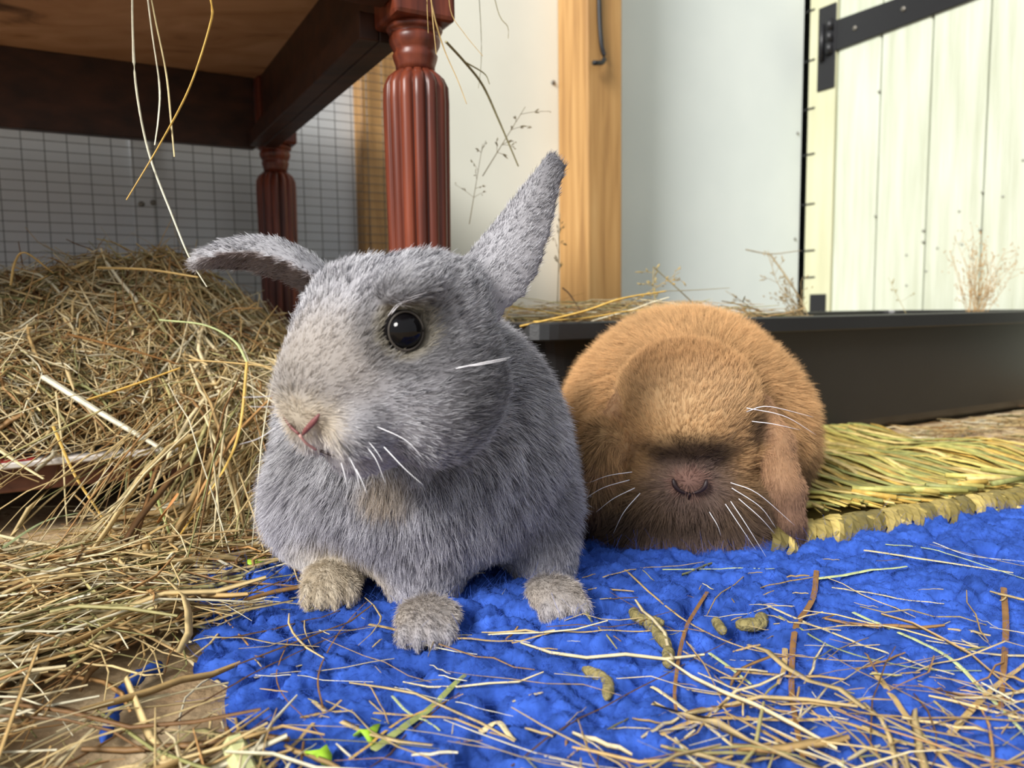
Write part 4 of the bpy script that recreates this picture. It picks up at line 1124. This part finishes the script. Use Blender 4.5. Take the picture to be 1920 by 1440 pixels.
# thick cut stalk close to the lens
pts = [G(438, 1392, 0.018), G(462, 1450, 0.014), G(490, 1500, 0.012)]
stem(pts, 0.0085, lin(206, 208, 150), 'thick pale cut stalk poking into the front of the rug', flat=0.9, n=8, taper=0.1)
for x, y, lab in ((600, 1420, 'bright lime leaf scrap beside the cut thick stalk'), (690, 1382, 'pale yellow leaf scrap at the foot of the thick green stem'), (478, 1058, 'yellow green leaf scrap among the hay behind the hind foot')):
    c0 = G(x, y, 0.014); k = 0.0042 if y > 1300 else 0.006
    a = np.linspace(0, 2 * np.pi, 11)[:-1]
    rr = k * (1 + 0.35 * np.sin(a * 3 + x))
    top = np.stack([c0[0] + rr * np.cos(a), c0[1] + rr * np.sin(a) * 0.8, c0[2] + 0.003 * np.sin(2 * a) + 0.001], -1)
    V = np.concatenate([top, top - [0, 0, 0.0005], [c0 + [0, 0, 0.003]], [c0 + [0, 0, 0.0022]]])
    F = [(i, (i + 1) % 10, 20) for i in range(10)] + [((i + 1) % 10 + 10, i + 10, 21) for i in range(10)] + [(i, i + 10, (i + 1) % 10 + 10, (i + 1) % 10) for i in range(10)]
    tag(mesh_obj('leaf_scrap', V, F, M_leaf), lab, 'leaf', 'leaf scraps')

# small scraps over the rug
n = 800
px = rng.uniform(250, 2050, n); py = 1060 + 520 * rng.random(n) ** 0.9
keep = rng.random(n) < (0.25 + 0.75 * sstep(px, 900, 1800) * sstep(py, 1020, 1250) + 0.25 * sstep(py, 1200, 1440))
q = np.array([G(a, b, 0.010) for a, b in zip(px[keep], py[keep])])
ss, tt = RS(q); kk = (ss > RS0) & (ss < RS1 - 0.02) & (tt < RT1) & (tt > RT0 + 0.02); ss, tt = ss[kk], tt[kk]; n = len(ss)
def zf(s, t): return rug_z(W(s, t, 0 * s))
L = np.where(rng.random(n) < 0.6, rng.uniform(0.004, 0.018, n), rng.uniform(0.02, 0.09, n))
Pt = lay(n, ss, tt, lambda s, t: 0.0135 + 0 * s, L, rng.uniform(0, 0.0035, n), tilt=0.06, ang=rng.normal(-0.75, 0.9, n), curl=0.5)
Pt[..., 2] = np.maximum(Pt[..., 2], 0.003)
w = np.minimum(widths(n, 0.00014, 0.05), L * 0.045); V, F, c = strips(Pt, w, np.where(w > 0.001, 0.12, 0.35), hay_cols(n))
tag(mesh_obj('scattered_hay', V, F, M_hay, col=c, smooth=False), 'small hay scraps scattered all over the blue wool', 'hay', kind='stuff')

# stems on the heap and hanging from the table
def track(pts): return [P(*q) for q in pts]
HS = [
    ([(82, 707, .60), (190, 775, .585), (280, 828, .575), (322, 855, .57)], 15, WHITE, 'thick whitish stalk lying on the front of the hay heap', 0.7),
    ([(129, 627, .63), (241, 655, .62), (335, 683, .62)], 13, BROWN, 'broad brown blade across the upper front of the heap', 0.3),
    ([(164, 750, .60), (250, 722, .60), (338, 690, .60)], 10, GOLD, 'golden stalk with a folded leaf end on the heap', 0.5),
    ([(185, 502, .70), (280, 506, .68), (372, 520, .66)], 8, TAN, 'long tan stalk poking from the heap top towards the grey ear', 0.6),
    ([(20, 535, .66), (28, 492, .66), (48, 474, .66), (100, 512, .68)], 6, TAN, 'bent tan straw arching above the heap top', 0.6),
    ([(300, 600, .63), (385, 610, .61), (440, 640, .60), (463, 679, .58)], 7, PGREEN, 'pale green straw curving to the kinked straw', 0.5),
    ([(463, 679, .56), (450, 800, .54), (420, 880, .52), (350, 985, .50), (300, 1055, .46)], 6, GOLD, 'long golden straw dropping from the heap to the floor', 0.6),
    ([(355, 675, .58), (430, 680, .57), (510, 688, .56)], 6, TAN, 'level tan straw reaching to the grey rabbit cheek', 0.6),
    ([(285, 865, .565), (215, 950, .53), (155, 1015, .51), (110, 1060, .48)], 9, PALE, 'stout pale stalk leaning from heap to floor before the dark gap', 0.8),
    ([(100, 800, .575), (140, 890, .55), (185, 960, .53), (215, 1015, .52)], 6, GOLD, 'golden seeded stalk hanging over the white board edge', 0.6),
    ([(105, 735, .585), (118, 850, .565), (122, 930, .555), (126, 985, .55)], 3.5, PALE, 'thin pale straw hanging straight over the board edge', 0.7),
    ([(0, 845, .56), (40, 872, .55), (82, 898, .54)], 7, PALE, 'short pale stalk sticking out over the white board edge', 0.7),
    ([(-10, 1038, .47), (60, 990, .50), (100, 972, .51), (146, 962, .515)], 9, lin(150, 160, 116), 'grey green blade in the dark gap under the board', 0.3),
    ([(110, 1100, .44), (220, 1040, .47), (300, 990, .49), (350, 975, .50)], 10, TAN, 'long tan stalk lying over the floor hay below the gap', 0.6),
    ([(297, 978, .49), (315, 952, .49), (334, 925, .495)], 14, lin(190, 130, 74), 'orange brown leaf standing in the floor hay', 0.25),
    ([(280, 875, .555), (300, 950, .53), (318, 1000, .52), (327, 1060, .50)], 6, GREEN, 'green stalk dropping beside the orange brown leaf', 0.7),
    ([(385, 780, .555), (420, 870, .54), (445, 960, .52), (447, 1020, .50)], 7, PALE, 'pale bent stalk hanging at the end of the heap', 0.6),
    ([(30, 1300, .37), (90, 1345, .355), (150, 1392, .345)], 12, PALE, 'thick pale stalk on the bare floor near the blue yarn end', 0.7),
    ([(0, 1365, .35), (110, 1290, .375), (250, 1195, .405), (300, 1160, .42)], 8, DARK, 'long dark blade slanting over the floor hay', 0.3),
    ([(0, 1150, .42), (120, 1100, .44), (290, 1010, .48)], 9, PALE, 'long pale stalk slanting up the floor hay', 0.7),
]
for tr_, w, col, lab, fl in HS:
    d = np.mean([q[2] for q in tr_]); pts = track(tr_)
    for q in pts: q[2] = max(q[2], 0.012)
    stem(pts, w / FPX * d, col, lab, fl, group='single stalks in the hay')
HG = [
    ([(248, -60, .53), (249, 60, .53), (256, 170, .53), (280, 290, .525), (325, 410, .51), (356, 485, .50), (388, 538, .495)], 5, WHITE, 'longest white straw hanging from the table to the grey ear tip'),
    ([(270, -60, .53), (285, 60, .53), (299, 160, .53), (297, 220, .525), (290, 272, .52)], 4, WHITE, 'shorter white straw hanging beside the longest white straw'),
    ([(272, -60, .532), (292, 40, .532), (312, 140, .53), (321, 230, .525), (327, 294, .52)], 4, PALE, 'pale straw with a frayed tip hanging from the table'),
    ([(380, -60, .53), (397, 10, .53), (393, 50, .53), (355, 165, .525), (300, 270, .52), (237, 375, .51)], 6, GOLD, 'golden straw hanging aslant across the white straws'),
    ([(800, -60, .595), (812, 20, .595), (832, 90, .60), (858, 150, .60), (875, 195, .60)], 4, TAN, 'tan straw hanging over the front table leg collar'),
    ([(800, -60, .59), (801, 10, .59), (803, 62, .59)], 3, TAN, 'short straw end hanging on the front leg block'),
    ([(806, -60, .592), (810, 20, .592), (818, 102, .593)], 3, TAN, 'thin straw hanging before the front leg ring'),
    ([(840, -60, .60), (845, 20, .60), (870, 62, .60), (905, 105, .60)], 2.5, TAN, 'fine stalk bending out right of the front table leg'),
    ([(836, 78, .62), (870, 115, .65), (905, 160, .68), (935, 225, .70), (972, 312, .72)], 6, lin(150, 142, 104), 'grey green stalk leaning behind the raised grey ear'),
    ([(870, 115, .65), (908, 138, .66), (918, 158, .66)], 4, lin(150, 142, 104), 'side shoot with one dark bud on the leaning stalk'),
    ([(895, -60, .70), (902, 60, .70), (902, 120, .70), (897, 165, .70)], 2.5, lin(150, 142, 104), 'fine straight stem before the cream wall'),
    ([(915, -60, .70), (935, 25, .70), (952, 50, .70), (953, 72, .70)], 3, lin(160, 150, 104), 'bent grass blade at the top before the cream wall'),
]
for tr_, w, col, lab in HG:
    d = np.mean([q[2] for q in tr_])
    stem(track(tr_), w / FPX * d, col, lab, 0.6, group='stalks hanging from the table')

# dry grasses growing against the wall, out of the tray
def panicle(name, base, tip, spread, nb, col, label, w=0.0006, bent=0.0, seeds=3, cat='dry grass', droop=0.3):
    base, tip = np.asarray(base, float), np.asarray(tip, float); ax = tip - base; Ln = np.linalg.norm(ax)
    side = np.cross(ax, [0, 1.0, 0]); side /= np.linalg.norm(side) + 1e-9
    main = catmull([base, (base + tip) / 2 + side * bent * Ln, tip], 10)
    Vs, Fs = [], []
    parts = [tube(main, w * np.linspace(1, 0.5, 10), 5)]
    for k in range(nb):
        f = rng.uniform(0.35, 1.0); p0 = main[min(int(f * 9), 9)]
        dv = ax / Ln * rng.uniform(0.3, 1.0) + side * rng.normal(0, 1) * spread + np.array([0, rng.normal(0, 0.3), -droop * rng.random()])
        L = Ln * rng.uniform(0.1, 0.28); p1 = p0 + dv * L
        br = catmull([p0, p0 + dv * L * 0.5 + np.array([0, 0, 0.05 * L]), p1], 5)
        parts.append(tube(br, w * 0.45, 4))
        for j in range(seeds):
            c0 = br[rng.integers(2, 5)] + rng.normal(0, L * 0.05, 3); d2 = dv / np.linalg.norm(dv)
            e = c0 + (d2 + rng.normal(0, 0.4, 3)) * w * rng.uniform(5, 9)
            parts.append(tube([c0, (c0 + e) / 2, e], [w * 0.5, w * 1.4, w * 0.3], 5))
    return tag(mesh_obj(name, *join(*parts), M_hay, col=col), label, cat, 'dry grasses along the tray')
STG = lin(168, 150, 104)
panicle('grass_head', P(905, 330, .76), P(985, 200, .78), 0.5, 9, STG, 'grass head with sparse seeds just above the raised grey ear', 0.0005)
panicle('grass_head', P(880, 420, .78), P(905, 270, .78), 0.45, 7, STG, 'faint grass head between the front table leg and the raised ear', 0.0004)
panicle('grass_head', P(1045, 570, .86), P(1050, 400, .86), 0.4, 8, STG, 'grass head drooping against the left side of the pine post', 0.0005)
panicle('grass_head', P(1250, 605, .84), P(1225, 500, .86), 0.5, 8, lin(186, 164, 104), 'grass head leaning on the white panel above the fawn back', 0.0006, 0.1)
panicle('grass_head', P(1150, 590, .80), P(1275, 510, .84), 0.4, 9, lin(196, 166, 98), 'golden grass head between the pine post and fawn back', 0.0005)
panicle('grass_head', P(1515, 590, 1.05), P(1440, 470, 1.08), 0.5, 10, lin(170, 152, 116), 'bent grass head before the dark gap of the door', 0.0007, 0.12)
panicle('grass_head', P(1525, 592, 1.05), P(1360, 545, 1.05), 0.35, 9, lin(170, 150, 112), 'grass head leaning far over from the tuft by the door', 0.0007, 0.12)
panicle('grass_head', P(1700, 590, 1.12), P(1665, 520, 1.14), 0.5, 6, lin(176, 164, 120), 'small thin grass tuft before the door planks', 0.0005)
def brush(name, base, fan, hgt, n, col, label, w, cat='grass tuft'):
    parts = []
    for k in range(n):
        a = rng.normal(fan[0], fan[1]); L = hgt * rng.uniform(0.55, 1.0)
        tip = base + np.array([math.sin(a) * L, rng.normal(0, 0.15) * L, math.cos(a) * L])
        m = (base + tip) / 2 + np.array([rng.normal(0, 0.06) * L, 0, rng.normal(0, 0.04) * L])
        b0 = base + np.array([rng.normal(0, 0.006), rng.normal(0, 0.006), -0.03])
        pts = catmull([b0, m, tip], 9); parts.append(tube(pts, w * np.linspace(1, 0.4, 9), 4))
        for j in range(5):
            p0 = pts[rng.integers(3, 9)]; d = tip - base + rng.normal(0, 0.6, 3) * L; d /= np.linalg.norm(d)
            e = p0 + d * L * rng.uniform(0.10, 0.25); parts.append(tube([p0, (p0 + e) / 2 + rng.normal(0, 0.002, 3), e], w * 0.5, 4))
            for q in range(2):
                s0 = e + rng.normal(0, 0.004, 3); parts.append(tube([s0, s0 + d * 0.0016, s0 + d * 0.0036], [w * 0.5, w * 1.5, w * 0.3], 4))
    return tag(mesh_obj(name, *join(*parts), M_hay, col=col), label, cat, 'dry grasses along the tray')
brush('weed_tuft', P(1828, 588, 1.20), (0.12, 0.26), 0.115, 26, lin(196, 158, 104), 'bushy tan seeding weed before the door planks', 0.00055)
brush('weed_tuft', P(1512, 592, 1.06), (-0.6, 0.35), 0.06, 12, lin(172, 150, 108), 'tan grass tuft at the foot of the door jamb', 0.0006)
HT = [
    ([(975, 612, .72), (1090, 585, .73), (1165, 560, .74), (1248, 546, .76)], 8, GOLD, 'golden stalk lying on the tray rim and pointing up right'),
    ([(1000, 603, .73), (1100, 596, .735), (1180, 583, .74), (1290, 575, .76)], 5, GOLD, 'second golden stalk lying flat along the tray rim'),
    ([(1225, 500, .86), (1280, 550, .86), (1322, 590, .87)], 4, lin(150, 140, 108), 'straight grey stalk slanting behind the fawn back'),
    ([(1240, 546, .78), (1300, 544, .80), (1368, 540, .82)], 2.5, STG, 'fine level stalk before the white panel'),
    ([(1398, 468, 1.1), (1445, 476, 1.1), (1500, 470, 1.1)], 4, lin(165, 150, 120), 'bent stalk reaching to the dark door gap'),
    ([(1445, 478, 1.1), (1475, 520, 1.08), (1500, 560, 1.06), (1515, 592, 1.05)], 5, lin(170, 152, 116), 'curved stalk joining the tuft at the door jamb'),
    ([(1055, 540, .84), (1068, 552, .83), (1090, 585, .81)], 4, DARK, 'short dark stalk before the foot of the pine post'),
    ([(920, 560, .82), (960, 575, .80), (1060, 590, .78)], 4, GOLD, 'golden straw behind the grey back at the tray end'),
    ([(945, 600, .76), (960, 570, .78), (968, 545, .80)], 3, TAN, 'upright straw tip behind the grey back'),
]
for tr_, w, col, lab in HT:
    d = np.mean([q[2] for q in tr_])
    stem(track(tr_), w / FPX * d, col, lab, 0.6, group='stalks along the tray rim')
